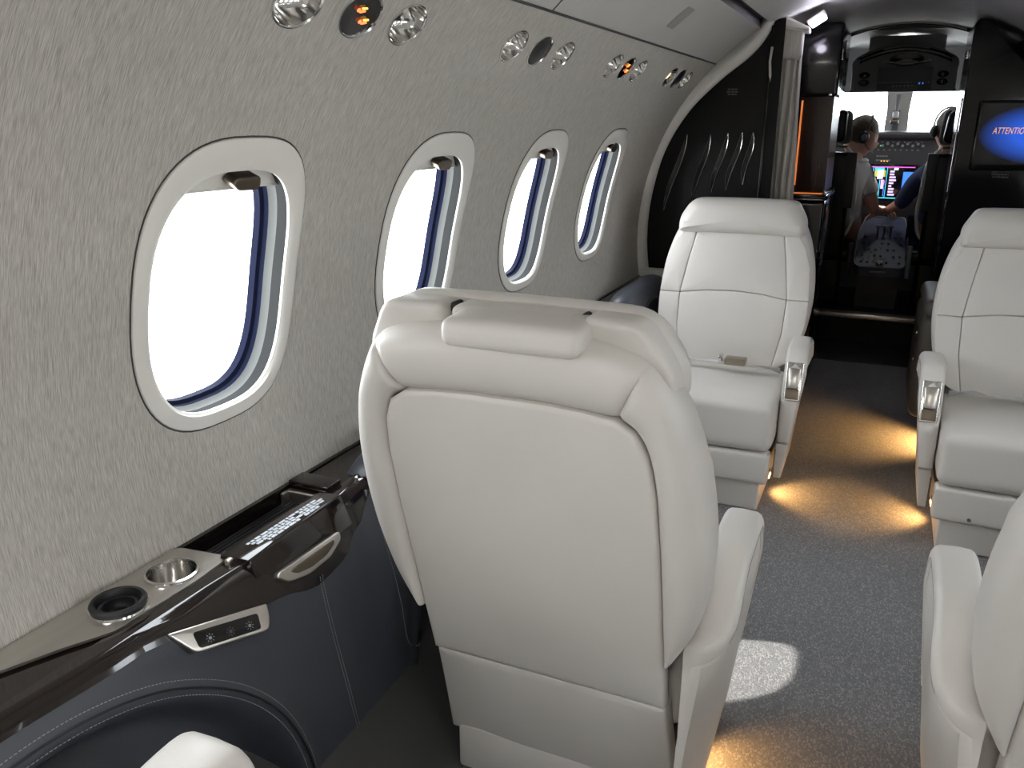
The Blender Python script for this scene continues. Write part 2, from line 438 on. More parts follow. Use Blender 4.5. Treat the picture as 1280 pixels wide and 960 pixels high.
# windows: cream surround, stepped reveal, navy seal, pane, shade and its handle
def window(i, side, yc, shade=.045):
    n = 64; K = lambda dy, s, off: cyl(WTH+s/R0, yc+dy, side, off)
    def ring(a, b_, ds, off): return [K(dy, s, off) for dy, s in win_outline(a, b_, n, 2.9, ds)]
    root = obj('window_%d' % i, *loft([ring(.209, .274, 0, .002), ring(.2075, .2725, 0, -.004), ring(.204, .269, 0, -.006), ring(.182, .240, -.008, -.007),
        ring(.176, .232, -.014, -.004), ring(.1725, .2275, -.015, -.002), ring(.172, .227, -.015, .003)], True, False), 'trim_cream')
    struct(root)
    obj('edge_gap', *tube([K(dy, s_, -.0005) for dy, s_ in win_outline(.2098, .2748, n, 2.9, 0)], .0016, 6, closed=True), 'slot_dark', root)
    P = lambda nm, secs, m, **k: obj(nm, *loft(secs, True, False), m, root, **k)
    P('reveal', [ring(.172, .227, -.015, .003), ring(.177, .232, -.015, .005), ring(.175, .230, -.015, .030)], 'reveal_grey')
    P('reveal_step', [ring(.175, .230, -.015, .030), ring(.173, .228, -.015, .040), ring(.169, .223, -.015, .046)], 'reveal_light')
    P('seal', [ring(.169, .223, -.015, .046), ring(.170, .224, -.015, .048), ring(.168, .222, -.015, .056), ring(.161, .215, -.015, .060), ring(.160, .214, -.015, .075)], 'navy_seal')
    c_ = ring(.162, .216, -.015, .064); V = c_+[K(0, -.015, .064)]; obj('pane', V, [(j, (j+1) % n, n) for j in range(n)], 'clear_pane', root)
    # shade: the part of the opening above a straight hem
    top = .226-.015-shade; O = win_outline(.1775, .2325, 200, 2.9, -.015)
    O = [p for p in O if p[1] > max(top, -.0149)]; O.sort(key=lambda p: p[0]); secs = []
    cols = 24; xs = [O[0][0]+(O[-1][0]-O[0][0])*j/cols for j in range(cols+1)]
    import bisect
    X = [p[0] for p in O]
    for x_ in xs:
        j = min(len(O)-1, max(1, bisect.bisect(X, x_))); a, b_ = O[j-1], O[j]
        t = 0 if b_[0] == a[0] else (x_-a[0])/(b_[0]-a[0]); yy = lerp(a[1], b_[1], max(0, min(1, t)))
        lo_ = max(top, -.030-yy)
        secs.append([K(x_, yy, .026), K(x_, lo_+.004, .026), K(x_, lo_, .022), K(x_, lo_, .034), K(x_, yy, .034)])
    P('shade', secs, 'trim_cream')
    hp = K(0.02, top+.020, .012); th = WTH+(top+.02)/R0
    nrm = Vector((side*math.cos(th), 0, math.sin(th))); up = Vector((-side*math.sin(th), 0, math.cos(th)))
    mt = Matrix((Vector((0, 1, 0)), up, nrm)).transposed().to_4x4(); mt.translation = hp
    Ho = fillet([(-.037, .002), (-.028, .013), (.032, .013), (.037, -.005), (.03, -.014), (-.018, -.012)], .006)
    obj('handle', *puff(Ho, bev(.010, -.016, .004), lambda a, b_, h: mt @ Vector((a, b_, h)), 0, 1), 'bronze', root)
    k = 2.0
    lo = K(0, -.015, .16)
    lp = lamp('window_portal', 'AREA', lo, 1, (1, 1, 1), .42, .50, (-nrm), portal=True)
    lp.rotation_euler = Matrix((Vector((0, 1, 0)), up*1, (Vector((0, 1, 0))).cross(up))).transposed().to_euler() if side < 0 else Matrix((Vector((0, -1, 0)), up, Vector((0, -1, 0)).cross(up))).transposed().to_euler()
    return root
for j, yc in enumerate(WY):
    window(j+1, -1, yc)
    window(j+8, 1, yc, shade={0: .475, 6: .475, 4: .17}.get(j, .045))

# ---------------------------------------------------------------- side ledge, left (and its mirror on the right, mostly hidden)
# y: crest x, crest z, lower x, lower z
LED = [(-1.9, -.985, .664, -.950, .646), (.50, -.978, .664, -.948, .647), (.74, -.960, .665, -.935, .642), (.87, -.952, .668, -.916, .625), (1.00, -.945, .668, -.900, .596),
       (1.12, -.942, .668, -.897, .562), (1.21, -.946, .668, -.905, .564), (1.29, -.962, .667, -.922, .602), (1.38, -.985, .665, -.948, .640), (5.8, -.985, .664, -.948, .642)]
def ledge(name, y0, y1, ny, trench, parent=None, side=-1):
    secs = []; ys = [lerp(y0, y1, k/ny) for k in range(ny+1)]
    for (a, b_) in trench: ys += [a-.0005, a+.0005, b_-.0005, b_+.0005]
    for y in sorted(ys):
        cx, cz, lx, lz = interp(LED, y); tr = any(a < y < b_ for a, b_ in trench); zb = .570 if tr else .660
        s = [(-1.118, .663), (-1.092, .663), (-1.091, zb), (-.993, zb), (-.992, .663), (cx-.004, cz), (cx+.002, cz+.0005), (cx+.008, cz-.004)]
        s += [(lerp(cx+.008, lx, t), lerp(cz-.004, lz, t)+.010*math.sin(pi*t)) for t in (.3, .6, .85)]+[(lx+.001, lz), (lx-.005, lz-.004), (lx-.03, lz-.004)]
        secs.append([Vector((x_ if side < 0 else -x_, y, z)) for x_, z in s])
    return secs
lg = obj('window_ledge', *loft(ledge('a', YB, 4.06, 160, [(.750, 1.295)]), False, False), 'gloss_veneer')
tag(lg, 'dark glossy veneer ledge running along the left cabin wall below the windows', 'ledge')
lr = obj('window_ledge', *loft(ledge('a', YB, 4.4, 40, [], side=1), False, False), 'gloss_veneer')
tag(lr, 'dark glossy ledge along the right cabin wall behind the right hand seats', 'ledge')

# upholstered dark leather side panel with an arm well at each seat
ARCH = [(.55, .50, .598), (1.82, .38, .60), (3.62, .27, .625)]
def side_panel(side):
    V, F = [], []; ny, nz = 360, 56; ys = [lerp(YB, 4.06, k/ny) for k in range(ny+1)]
    for y in ys:
        cx, cz, lx, lz = interp(LED, y)
        for k in range(nz+1):
            t = k/nz; z = lz-.002-(lz)*t
            base = lerp(lx-.002, -.895, min(1, t*2.2)**.7)
            x_ = base+.006*math.sin(pi*min(1, t*1.3))
            for (yc, hw, top) in ARCH:
                f = (abs(y-yc)/hw)**2.2+(max(z, 0)/top)**2.2
                g = max(0, min(1, (1-f)/.22)); g = g*g*(3-2*g)
                x_ -= .085*g
                x_ += .010*math.exp(-((f-1.06)/.05)**2)*min(1, t*6)
            V.append(Vector((x_ if side < 0 else -x_, y, z)))
    for i in range(ny):
        for k in range(nz): a = i*(nz+1)+k; F.append((a, a+1, a+nz+2, a+nz+1))
    return V, F
sp_ = obj('upholstered_sidewall', *side_panel(-1), 'dark_leather', angle=80)
tag(sp_, 'charcoal leather lower side panel with stitched arched arm wells under the left ledge', 'panel')
sp2 = obj('upholstered_sidewall', *side_panel(1), 'dark_leather', angle=80)
tag(sp2, 'charcoal leather lower side panel behind the right hand seats', 'panel')
def panel_x(y, z):
    cx, cz, lx, lz = interp(LED, y); t = (lz-.002-z)/lz; t = max(0, t)
    x_ = lerp(lx-.002, -.895, min(1, t*2.2)**.7)+.006*math.sin(pi*min(1, t*1.3))
    for (yc, hw, top) in ARCH:
        f = (abs(y-yc)/hw)**2.2+(max(z, 0)/top)**2.2; g = max(0, min(1, (1-f)/.22)); x_ -= .085*g*g*(3-2*g)
        x_ += .010*math.exp(-((f-1.06)/.05)**2)*min(1, t*6)
    return x_
def stitches(path, parent, step=.0065, on=.0042, r=.0008):
    ms = []; P = [Vector(p) for p in path]; acc = 0; nxt = 0
    for a, b_ in zip(P, P[1:]):
        L = (b_-a).length; d = (b_-a)/L if L else None
        while d is not None and nxt < acc+L:
            s = a+d*(nxt-acc); ms.append(tube([s, s+d*on], r, 4)); nxt += step
        acc += L
    o = obj('stitching', *join(*ms), 'stitch_grey', parent); o['kind'] = 'stuff'; return o
for yc, hw, top, a0, a1 in ((.55, .50, .598, .18, 2.5), (3.62, .27, .625, .3, 2.8)):
    for sc in (1.005, 1.045):
        pts = []
        for k in range(90):
            t = lerp(a0, a1, k/89); c_, s = math.cos(t), math.sin(t); e = 2.2; q = (abs(c_)**e+abs(s)**e)**(-1/e)
            y, z = yc+hw*sc*c_*q, top*sc*s*q
            cx, cz, lx, lz = interp(LED, y)
            if z < lz-.004: pts.append((panel_x(y, z)+.0015, y, z))
        if len(pts) > 3: stitches(pts, sp_)
    pts = []
    for k in range(120):
        t = lerp(a0, a1, k/119); c_, s = math.cos(t), math.sin(t); e = 2.2; q = (abs(c_)**e+abs(s)**e)**(-1/e)
        y, z = yc+hw*1.025*c_*q, top*1.025*s*q
        if z < interp(LED, y)[3]-.004: pts.append((panel_x(y, z)+.0005, y, z))
    if len(pts) > 3: obj('welt', *tube(pts, .0022, 6), 'black_rubber', sp_)
for dy in (0, .008):
    pts = [(panel_x(y+dy, z)+.0012, y+dy, z) for y, z in [(lerp(1.125, 1.245, t**1.4), lerp(.575, .02, t)) for t in [k/40 for k in range(41)]]]
    stitches(pts, sp_)
pts = catmull([(0, 1.37, .60), (0, 1.385, .45), (0, 1.40, .30), (0, 1.43, .23), (0, 1.49, .22), (0, 1.54, .27)], 8)
stitches([(panel_x(p.y, p.z)+.0015, p.y, p.z) for p in pts], sp_)

# upholstered pods where the ledge meets an arm well
def pod(y0, y1, label):
    secs = []; n = 26
    for k in range(n+1):
        t = k/n; y = lerp(y0, y1, t); e = (1-abs(2*t-1)**5)**(1/2.4) if 0 < t < 1 else .02
        w = .058*e+.012; h = .102*e+.006; cx, cz = -.975, .605
        s = []
        for j in range(20):
            a = 2*pi*j/20; s.append(Vector((cx-.02*(1-e)+w*math.copysign(abs(math.cos(a))**.75, math.cos(a)), y, cz+h*math.copysign(abs(math.sin(a))**.75, math.sin(a)))))
        secs.append(s)
    o = obj('leather_pod', *loft(secs), 'dark_leather'); tag(o, label, 'pad'); return o
pod(1.36, 2.3, 'dark leather pod on the left ledge beside the nearest seat')
pd_ = pod(3.28, 3.98, 'dark leather pod on the left ledge beside the far left seat')

AW = lambda a, b_, h: Vector((-.945+h, 3.60+a, .50+b_))
obj('arm_well', *puff([Vector((.19*math.cos(t), .135*math.sin(t))) for t in [2*pi*k/40 for k in range(40)]], bev(0, .031, .008), AW, 0, 1), 'arm_well', pd_)  # dark raised disc stands in for the shade inside the arm opening
obj('well_rim', *tube([AW(.20*math.cos(t), .145*math.sin(t), .030) for t in [2*pi*k/40 for k in range(40)]], .014, 8, closed=True), 'dark_leather', pd_)
# cup holder plate, cups
def plate_hole():
    V, F = [], []; n = 40; x0, x1, y0, y1 = -1.098, -.974, .60, .985; z = .668
    # outline of plate (tapers to a point aft)
    out = densify([Vector(p) for p in [(-.990, .992), (-1.092, .975), (-1.100, .90), (-1.105, .66), (-1.108, .52), (-1.06, .62), (-.998, .745), (-.972, .83), (-.968, .94)]], .02)
    return out
def disc_hole_mesh(outline, holes, z, zt):
    """flat plate with round holes, via bmesh triangle fill"""
    bm = bmesh.new(); E = []
    def loop(P):
        vs = [bm.verts.new((p[0], p[1], z)) for p in P]; 
        for i in range(len(vs)): E.append(bm.edges.new((vs[i-1], vs[i])))
    loop(outline)
    for (cx, cy, r) in holes: loop([(cx+r*math.cos(2*pi*k/36), cy+r*math.sin(2*pi*k/36)) for k in range(36)])
    bmesh.ops.triangle_fill(bm, use_beauty=True, use_dissolve=False, edges=E)
    r_ = bmesh.ops.extrude_face_region(bm, geom=bm.faces[:]); vs = [g for g in r_['geom'] if isinstance(g, bmesh.types.BMVert)]
    for v_ in vs: v_.co.z = zt
    bm.verts.index_update(); V = [tuple(v_.co) for v_ in bm.verts]; F = [tuple(v_.index for v_ in f.verts) for f in bm.faces]; bm.free(); return V, F
CUP = [(-1.034, .905, .0395), (-1.034, .795, .0395)]
ch = thing('cup_holder', 'brushed metal twin cup holder plate set in the left ledge', 'cup holder', (-1.034, .85, .60))
out = [(p.x, p.y) for p in fillet([(-.985, .990), (-1.094, .978), (-1.096, .86), (-1.097, .72), (-1.098, .60), (-1.075, .56), (-1.02, .68), (-.984, .745), (-.978, .90)], .012, 3)]
obj('plate', *disc_hole_mesh(out, CUP, .664, .6685), 'brushed_nickel', ch, smooth=False)
for cx, cy, r in CUP[:1]:
    obj('cup', *lathe([(r+.006, .669), (r+.005, .673), (r+.001, .674), (r, .669), (r-.001, .58), (r-.006, .573), (0.0001, .573)], 40, Matrix.Translation((cx, cy, 0))), 'chrome', ch)
cx, cy, r = CUP[1]
obj('cup_rim', *lathe([(r+.007, .669), (r+.006, .672), (r+.001, .673), (r, .664), (r-.001, .58), (0.0001, .573)], 40, Matrix.Translation((cx, cy, 0))), 'chrome', ch)
obj('rubber_insert', *lathe([(r+.003, .672), (r+.004, .677), (r+.001, .681), (r-.004, .681), (r-.006, .677), (r-.007, .668), (r-.011, .666), (r-.012, .670), (r-.015, .670), (r-.016, .655), (r-.019, .652), (r-.020, .656), (r-.023, .656), (r-.025, .640), (0.0001, .638)], 40, Matrix.Translation((cx, cy, 0))), 'black_rubber', ch, label='black rubber ring insert in the nearer cup well')
# ribbed tray
tr_ = thing('ledge_tray', 'black ribbed tray recess in the left ledge beyond the cup holders', 'tray', (-1.045, 1.14, .60))
obj('tray_bed', *box(-1.091, -.994, .992, 1.292, .571, .625), 'black_rubber', tr_, smooth=False)
ms = [rbox(.005, .294, .008, .0024, 1, c=(-1.087+.0094*k, 1.142, .628)) for k in range(10)]
rb = obj('ribs', *join(*ms), 'black_rubber', tr_); rb['kind'] = 'stuff'
obj('end_bracket', *join(rbox(.090, .016, .034, .004, 2, c=(-1.043, 1.282, .640)), rbox(.008, .030, .030, .003, 2, c=(-1.086, 1.270, .642))), 'brushed_nickel', tr_)
obj('near_bracket', *join(rbox(.030, .012, .040, .004, 2, c=(-.990, .996, .650)), rbox(.012, .035, .022, .004, 2, c=(-.972, .985, .664))), 'brushed_nickel', tr_)
obj('tray_lip', *rbox(.100, .050, .012, .003, 2, c=(-1.042, 1.312, .668)), 'gloss_veneer', tr_)

# folding table leaf box with label and latch handle
tl = thing('table_leaf_bin', 'dark glossy stowed table bin on the left ledge with a printed white notice', 'bin', (-.95, 1.13, .60))
A = [(-.996, .978, .670), (-.930, .980, .672), (-.913, .985, .608), (-.996, .99, .60)]
B = [(-.996, 1.262, .670), (-.944, 1.267, .672), (-.918, 1.272, .608), (-.996, 1.26, .60)]
def quadbar(A, B, bw=.003):
    secs = []
    for t, s in ((0, .96), (.01, 1), (.5, 1), (.99, 1), (1, .96)):
        q = [Vector(a).lerp(Vector(b_), t) for a, b_ in zip(A, B)]; c_ = sum(q, Vector())/4
        q2 = fillet([(p.x, p.z) for p in q], .005, 3); y = sum(p.y for p in q)/4
        secs.append([Vector((lerp(c_.x, p.x, s), q[0].y+(p.x-q[0].x)*(q[1].y-q[0].y)/(q[1].x-q[0].x), lerp(c_.z, p.y, s)+.006)) for p in q2])
    return loft(secs)
obj('bin_lid', *quadbar(A, B), 'gloss_veneer', tl, angle=30)
# printed notice: unreadable rows of small white type
ms = []
for row in range(5):
    x_ = -.986+.0085*row; y = 1.02+.004*row+(.016 if row > 3 else 0)
    while y < 1.225-(.03 if row in (0, 4) else 0):
        w = rnd.uniform(.006, .018)
        if 1.135 < y < 1.150 and row in (0, 2, 4): y += .014; continue
        ms.append(box(x_, x_+.0056, y, y+w, .6755+.0006*row, .6763+.0007*row)); y += w+.003
o = obj('notice_print', *join(*ms), 'white_print', tl, smooth=False); o['kind'] = 'stuff'
# latch
lt = fillet([(-.006, -.095), (.014, -.075), (.026, -.02), (.024, .045), (.008, .090), (-.008, .095), (-.012, -.085)], .010, 4)
lm = Matrix((Vector((.42, 0, -.9075)), Vector((.0, 1, .0)), Vector((.9075, 0, .42)))).transposed().to_4x4(); lm.translation = Vector((-.906, 1.110, .624))
obj('latch', *puff(lt, bev(-.012, .005, .003), lambda a, b_, h: lm @ Vector((a, b_, h)), 0, 1), 'brushed_nickel', tl)
lt2 = [(p.x*.55+.003, p.y*.70+.004) for p in lt]
obj('latch_recess', *puff(lt2, bev(.003, .0062, .002), lambda a, b_, h: lm @ Vector((a, b_, h)), 0, 1), 'bronze', tl)
# light switch plate with sun symbols
sw = thing('light_switch_panel', 'brushed metal light switch panel with three sun buttons under the ledge edge', 'switch', (-.885, .83, .60))
sa = Vector((.30, .94, -.17)).normalized(); sn = Vector((.86, 0, .50)); sn = (sn-sa*sn.dot(sa)).normalized()
sm_ = Matrix((sa, sn.cross(sa), sn)).transposed().to_4x4(); sm_.translation = Vector((-.897, .868, .613))
SF = lambda a, b_, h: sm_ @ Vector((a, b_, h))
so = fillet([(-.092, .022), (-.052, -.020), (.078, -.020), (.086, .0), (.086, .024)], [.008, .010, .008, .01, .004], 4)
obj('bezel', *puff(so, bev(-.03, .006, .004), SF, 0, 1), 'brushed_nickel', sw)
so2 = fillet([(-.052, .013), (-.046, -.014), (.064, -.014), (.064, .013)], .006, 4)
obj('button_strip', *puff(so2, bev(.003, .0075, .0015), SF, 0, 1), 'black_gloss', sw)
for k, (px, pm) in enumerate(((-.026, 'knob_grey'), (.010, 'dim_print'), (.044, 'knob_grey'))):
    ms = [([SF(px+.0028*math.cos(2*pi*q/12), -.003+.0028*math.sin(2*pi*q/12), .0078) for q in range(12)], [tuple(range(12))])]
    for q in range(8):
        a = 2*pi*q/8; d = Vector((math.cos(a), math.sin(a))); e_ = Vector((-d.y, d.x))*.0005; r0, r1 = .0045, .0075
        ms.append(([SF(px+d.x*r+e_.x*s, -.003+d.y*r+e_.y*s, .0078) for r, s in ((r0, -1), (r1, -1), (r1, 1), (r0, 1))], [(0, 1, 2, 3)]))
    obj('sun_symbol', *join(*ms), pm, sw, smooth=False)

# ---------------------------------------------------------------- seats
def vr(z): return -.3*(z-.3)
def XR(u, z, h): return Vector((u, vr(z)-h, z))      # h rearward of the shell plane
def XF(u, z, h): return Vector((u, vr(z)+h, z))      # h forward
PAIR = [((.242, .485), (.250, .485)), ((.241, .515), (.270, .515)), ((.240, .57), (.294, .57)), ((.240, .66), (.311, .66)), ((.239, .76), (.316, .76)),
        ((.236, .86), (.306, .87)), ((.227, .93), (.284, .96)), ((.210, .970), (.260, 1.02)), ((.182, .990), (.226, 1.082))]
TOPP = [((.182, .990), (.226, 1.082)), ((.12, .996), (.155, 1.105)), ((.05, 1.0), (.06, 1.113)), ((-.05, 1.0), (-.06, 1.113)), ((-.12, .996), (-.155, 1.105)), ((-.182, .990), (-.226, 1.082))]
BPROF = [(-.05, .016), (.02, .004), (.06, -.002), (.14, -.008), (.28, -.012), (.45, -.013), (.62, -.009), (.76, -.003), (.88, .012), (.96, .032), (1.0, .058), (.99, .085), (.95, .108), (.86, .130), (.72, .142), (.5, .145)]
def bolster(pairs, s=1, n=7):
    I = catmull([(*p[0], 0) for p in pairs], n); O = catmull([(*p[1], 0) for p in pairs], n); secs = []; N = len(I)
    for k, (i, o_) in enumerate(zip(I, O)):
        e = min(k, N-1-k); pin = {0: .010, 1: .004, 2: .001}.get(e, 0); sec = []
        for t, d in BPROF:
            d2 = d+pin*(1 if d < .07 else -1); p = i.lerp(o_, t if t < .9 else t-pin*.6/max(.02, (o_-i).length)*.6)
            sec.append(XF(p.x*s, p.y, d2))
        sec += [XF(i.x*s, i.y, .12), XF(i.x*s, i.y, .03)]
        secs.append(sec)
    return loft(secs)
def sym(half): return half+[(-p[0], p[1]) for p in reversed(half)]
def make_seat(name, label, cat, loc, rot, group):
    t = thing(name, label, cat, loc, rot, group); L = 'cream_leather'
    k = dict(world=False)
    # rear shell panel and skirt
    o = sym([(.241, .368), (.241, .50), (.240, .60), (.239, .75), (.235, .86), (.226, .928), (.208, .966), (.178, .986), (.12, .994), (.06, .997)])
    o = [Vector(p) for p in o]; o = densify(o, .03)
    obj('shell_panel', *puff(o, [(0, -.03), (0, -.006), (.0015, -.001), (.005, .002), (.012, .0035)], XR, .010, 7), L, t, **k)
    o = densify([Vector(p) for p in fillet([(.241, .362), (.252, .100), (-.252, .100), (-.241, .362)], .008, 3)], .03)
    sk = lambda u, z, h: XR(u, z, h+.004*math.sin(u*16+z*9)*math.exp(-((abs(u)-.2)/.07)**2)*max(0, 1-h*0))
    obj('shell_skirt', *puff(o, [(0, -.05), (0, -.010), (.002, -.006), (.006, -.004)], sk, .004, 7), L, t, **k)
    for s in (1, -1): obj('back_bolster', *bolster(PAIR, s), L, t, **k)
    obj('back_top_roll', *bolster(TOPP), L, t, **k)
    # front cushions
    def fc(nm, half, h0, h1, r, crown):
        P = densify([Vector(p) for p in fillet(half, .006, 3)], .02)
        obj(nm, *puff(P, bev(h0, h1, .004, 3), XF, crown, 6), L, t, **k)
    fc('back_cushion', [(.176, 1.0), (.198, .88), (.218, .739), (.11, .755), (0, .760), (-.11, .755), (-.218, .739), (-.198, .88), (-.176, 1.0)], .11, .152, .012, .006)
    fc('lumbar_cushion', [(.218, .737), (.214, .60), (.188, .44), (-.188, .44), (-.214, .60), (-.218, .737), (-.11, .753), (0, .758), (.11, .753)], .11, .152, .012, .007)
    for s in (1, -1):
        fc('side_wing', [(s*.178, 1.0), (s*.236, 1.0), (s*.268, .95), (s*.294, .87), (s*.305, .739), (s*.2195, .739), (s*.1995, .88)], .105, .152, .016, .004)
        fc('lower_wing', [(s*.2195, .737), (s*.305, .737), (s*.302, .65), (s*.288, .56), (s*.262, .49), (s*.1905, .45), (s*.2155, .60)], .105, .152, .016, .004)
    # headrest: one roll in front, three blocks behind it
    H = densify([Vector(p) for p in fillet([(.258, .990), (.262, 1.05), (.215, 1.138), (-.215, 1.138), (-.262, 1.05), (-.258, .990)], [.022, .05, .055, .055, .05, .022], 5)], .02)
    hb = lambda u, z, h: XF(u, z+.004*math.cos(u*6), h-.35*u*u*0)
    obj('headrest', *puff(H, [(.02, .100), (.006, .103), (0, .112), (0, .138), (.004, .155), (.012, .169), (.024, .180), (.038, .187), (.052, .190)], hb, .001, 6), L, t, **k)
    for nm, P in (('headrest_wing', [(-.100, 1.05), (-.100, 1.137), (-.212, 1.133), (-.256, 1.055), (-.256, .995), (-.10, 1.0)]),
                  ('headrest_core', [(.112, 1.0), (.112, 1.134), (-.092, 1.134), (-.092, 1.0)]),
                  ('headrest_wing', [(.120, 1.0), (.256, .995), (.256, 1.055), (.212, 1.133), (.120, 1.137)])):
        Q = densify([Vector(p) for p in fillet(P, .016 if len(P) < 5 else .022, 4)], .02)
        obj(nm, *puff(Q, [(.0, .100), (0, .060), (.002, .050), (.006, .044), (.012, .041)], XF, -.002, 4), L, t, **k)
    mt = TR((.030, vr(1.10)+.028, 1.108), (.06, 0, 0))
    obj('headrest_flap', *xform(rbox(.218, .105, .044, .017, 6, crown=.003), mt), L, t, **k)
    for u_ in (-.0965, .1175): obj('headrest_notch_shade', *rbox(.011, .030, .018, .005, 2, c=(u_, vr(1.13)+.083, 1.1245)), 'black_rubber', t, **k)  # black inserts stand in for the shade in the headrest notches
    # seat cushion, leg rest, plinth
    obj('seat_cushion', *rbox(.530, .50, .198, .036, 8, crown=.014, c=(0, .315, .350)), L, t, **k)
    obj('leg_rest', *rbox(.526, .07, .124, .014, 6, c=(0, .526, .186)), L, t, **k)
    obj('seat_frame', *rbox(.48, .42, .13, .02, 2, c=(0, .28, .185)), 'dim_grey', t, **k)
    pl = obj('plinth', *rbox(.47, .47, .118, .008, 2, c=(0, .295, .059)), L, t, **k)
    obj('foot_button', *lathe([(.0001, .008), (.004, .008), (.006, .005), (.006, 0)], 12, TR((.15, .5615, .145), (-pi/2, 0, 0))), 'bronze', t, **k)
    # arms
    for s in (1, -1):
        def AX(v_, z, h):
            kk = 1
            if v_ < .10: q = min(1, (.10-v_)/.140); kk = max(.06, (1-q**2.3)**(1/2.3))
            tp = max(0, .52-z)*.11
            return Vector((s*(.270+.82*h*kk-tp*(h/.09)), v_, z))
        oc = [(-.038, .520), (.02, .530), (.062, .558), (.105, .600), (.15, .622), (.22, .630), (.315, .630), (.358, .614), (.390, .570), (.414, .50), (.430, .42), (.436, .34), (.434, .262)]
        oc2 = [(p.x, p.y) for p in catmull([(a, b_, 0) for a, b_ in oc], 4)]
        inn = [(q.x, q.y) for q in inset([Vector(p) for p in oc2+[(.40, .1), (-.03, .1)]], .034)][:len(oc2)]
        inn[0] = (-.037, .484); inn[-1] = (.402, .262)
        cap_ = [Vector(p) for p in oc2]+[Vector(p) for p in reversed(inn)]
        # cap as a strip loft along the arm top
        secs = []
        for a, b_ in zip(oc2, inn):
            q = [(0, .012), (.006, .004), (.014, 0), (.045, -.002), (.078, 0), (.088, .005), (.094, .014), (.0945, .030)]; sec = []
            for hh, dn in q: tt = dn/.034; p = (lerp(a[0], b_[0], tt), lerp(a[1], b_[1], tt)); sec.append(AX(p[0], p[1], hh))
            sec += [AX(b_[0], b_[1], .090), AX(b_[0], b_[1], .002)]; secs.append(sec)
        obj('arm_cap', *loft(secs), L, t, **k)
        body = [Vector(p) for p in inn]+[Vector(p) for p in ((.402, .256), (.430, .252), (.424, .16), (.410, .10), (.0, .095), (-.030, .12), (-.036, .30))]
        body = densify(body, .03)
        V, F = puff(body, [(.0, .004), (0, .078), (.001, .084), (.004, .0885), (.010, .090)], AX, 0, 0)
        obj('arm_panel', V, F, L, t, **k)
        pth = [AX(lerp(a[0], b_[0], .82), lerp(a[1], b_[1], .82), .0952) for a, b_ in zip(oc2, inn)][4:-8]
        st = stitches(pth, None, .009, .006, .0007) if False else None
        obj('arm_seam', *tube(pth, .0007, 4), 'seam_thread', t, **k)
        pin = [AX(lerp(a[0], b_[0], .02), lerp(a[1], b_[1], .02), .070) for a, b_ in zip(oc2, inn)][6:-10]
        # recline lever plate on the sloping front
        d = Vector((0, .052, -.148)).normalized(); nn = Vector((0, .943, .331)).normalized()
        mt = Matrix((Vector((1, 0, 0)), -d, nn)).transposed().to_4x4(); mt.translation = Vector((s*(.270+.038), .4085, .505))
        obj('control_bezel', *xform(rbox(.060, .150, .012, .004, 2), mt), 'chrome', t, **k)
        pd = obj('recline_lever', *xform(rbox(.044, .080, .016, .005, 3, crown=.004, c=(0, .012, .004)), mt), 'brushed_nickel', t, **k)
        obj('lever_well', *xform(rbox(.046, .040, .004, .0015, 2, c=(0, -.048, .0055)), mt), 'bronze', t, **k)
    # lap belt lying on the cushion against the backrest
    def zb(u): return .472+.010*(1-(u/.26)**2)
    def web(pts, nm='belt'):
        secs = []
        for (u, v_, dz, w, tw) in pts:
            c_ = Vector((-u, v_+.030, zb(u)+dz)); q = []
            for a, b_ in ((-w, -.001), (w, -.001), (w, .0012), (-w, .0012)): q.append(c_+Vector((0, a*math.cos(tw), a*math.sin(tw)+b_)))
            secs.append(q)
        return obj(nm, *loft(secs), 'belt_web', t, smooth=False, world=False)
    web([(-.235, .135, -.004, .022, .9), (-.20, .150, .006, .022, .5), (-.16, .160, .010, .022, .9), (-.12, .162, .008, .022, .3), (-.08, .166, .008, .022, .2), (-.03, .17, .010, .022, .1), (.01, .17, .010, .02, .1)])
    b2 = web([(.235, .135, -.004, .022, .8), (.19, .150, .006, .024, .5), (.14, .162, .010, .024, .3), (.10, .17, .010, .022, .2)])
    bk = obj('buckle', *rbox(.082, .056, .028, .005, 2, c=(-.065, .212, .506)), 'buckle_metal', b2, world=False)
    obj('tongue', *join(rbox(.034, .040, .006, .002, 2, c=(-.016, .208, .503)), rbox(.016, .050, .030, .006, 2, c=(-.004, .205, .510))), 'chrome', b2, world=False)
    return t
def copy_tree(o, parent=None):
    c_ = o.copy(); C.objects.link(c_); c_.parent = parent
    for ch_ in list(o.children): copy_tree(ch_, c_)
    return c_
G = 'cream leather cabin seats'
SEATS = [((-.50, 1.30, 0), 0, 'cream leather seat seen from behind beside the left windows, nearest full seat'),
         ((-.540, 3.50, 0), pi, 'cream leather seat facing the camera at the left in front of the dark bulkhead'),
         ((.530, 3.45, 0), pi, 'cream leather seat facing the camera at the right edge, across the aisle'),
         ((.51, 1.30, 0), 0, 'cream leather seat seen from behind at the lower right edge, mostly its armrest'),
         ((-.43, .285, 0), 0, 'cream leather seat laid flat at the bottom left corner, only an armrest top in view')]
proto = make_seat('armchair', SEATS[0][2], 'seat', SEATS[0][0], SEATS[0][1], G)
for loc, rot, lab in SEATS[1:]:
    c_ = copy_tree(proto); c_.location = loc; c_.rotation_euler = (0, 0, rot); c_['label'] = lab
    if rot: c_.scale = (1, 1, .962)
BACK = ('shell_panel', 'shell_skirt', 'back_', 'headrest', 'lumbar', 'side_wing', 'lower_wing')
pv = Vector((0, .06, .42)); rec_ = Matrix.Translation(pv) @ Matrix.Rotation(math.radians(66), 4, 'X') @ Matrix.Translation(-pv)
for ch_ in c_.children:                     # the last seat is laid flat
    if ch_.name.startswith(BACK): ch_.matrix_local = rec_
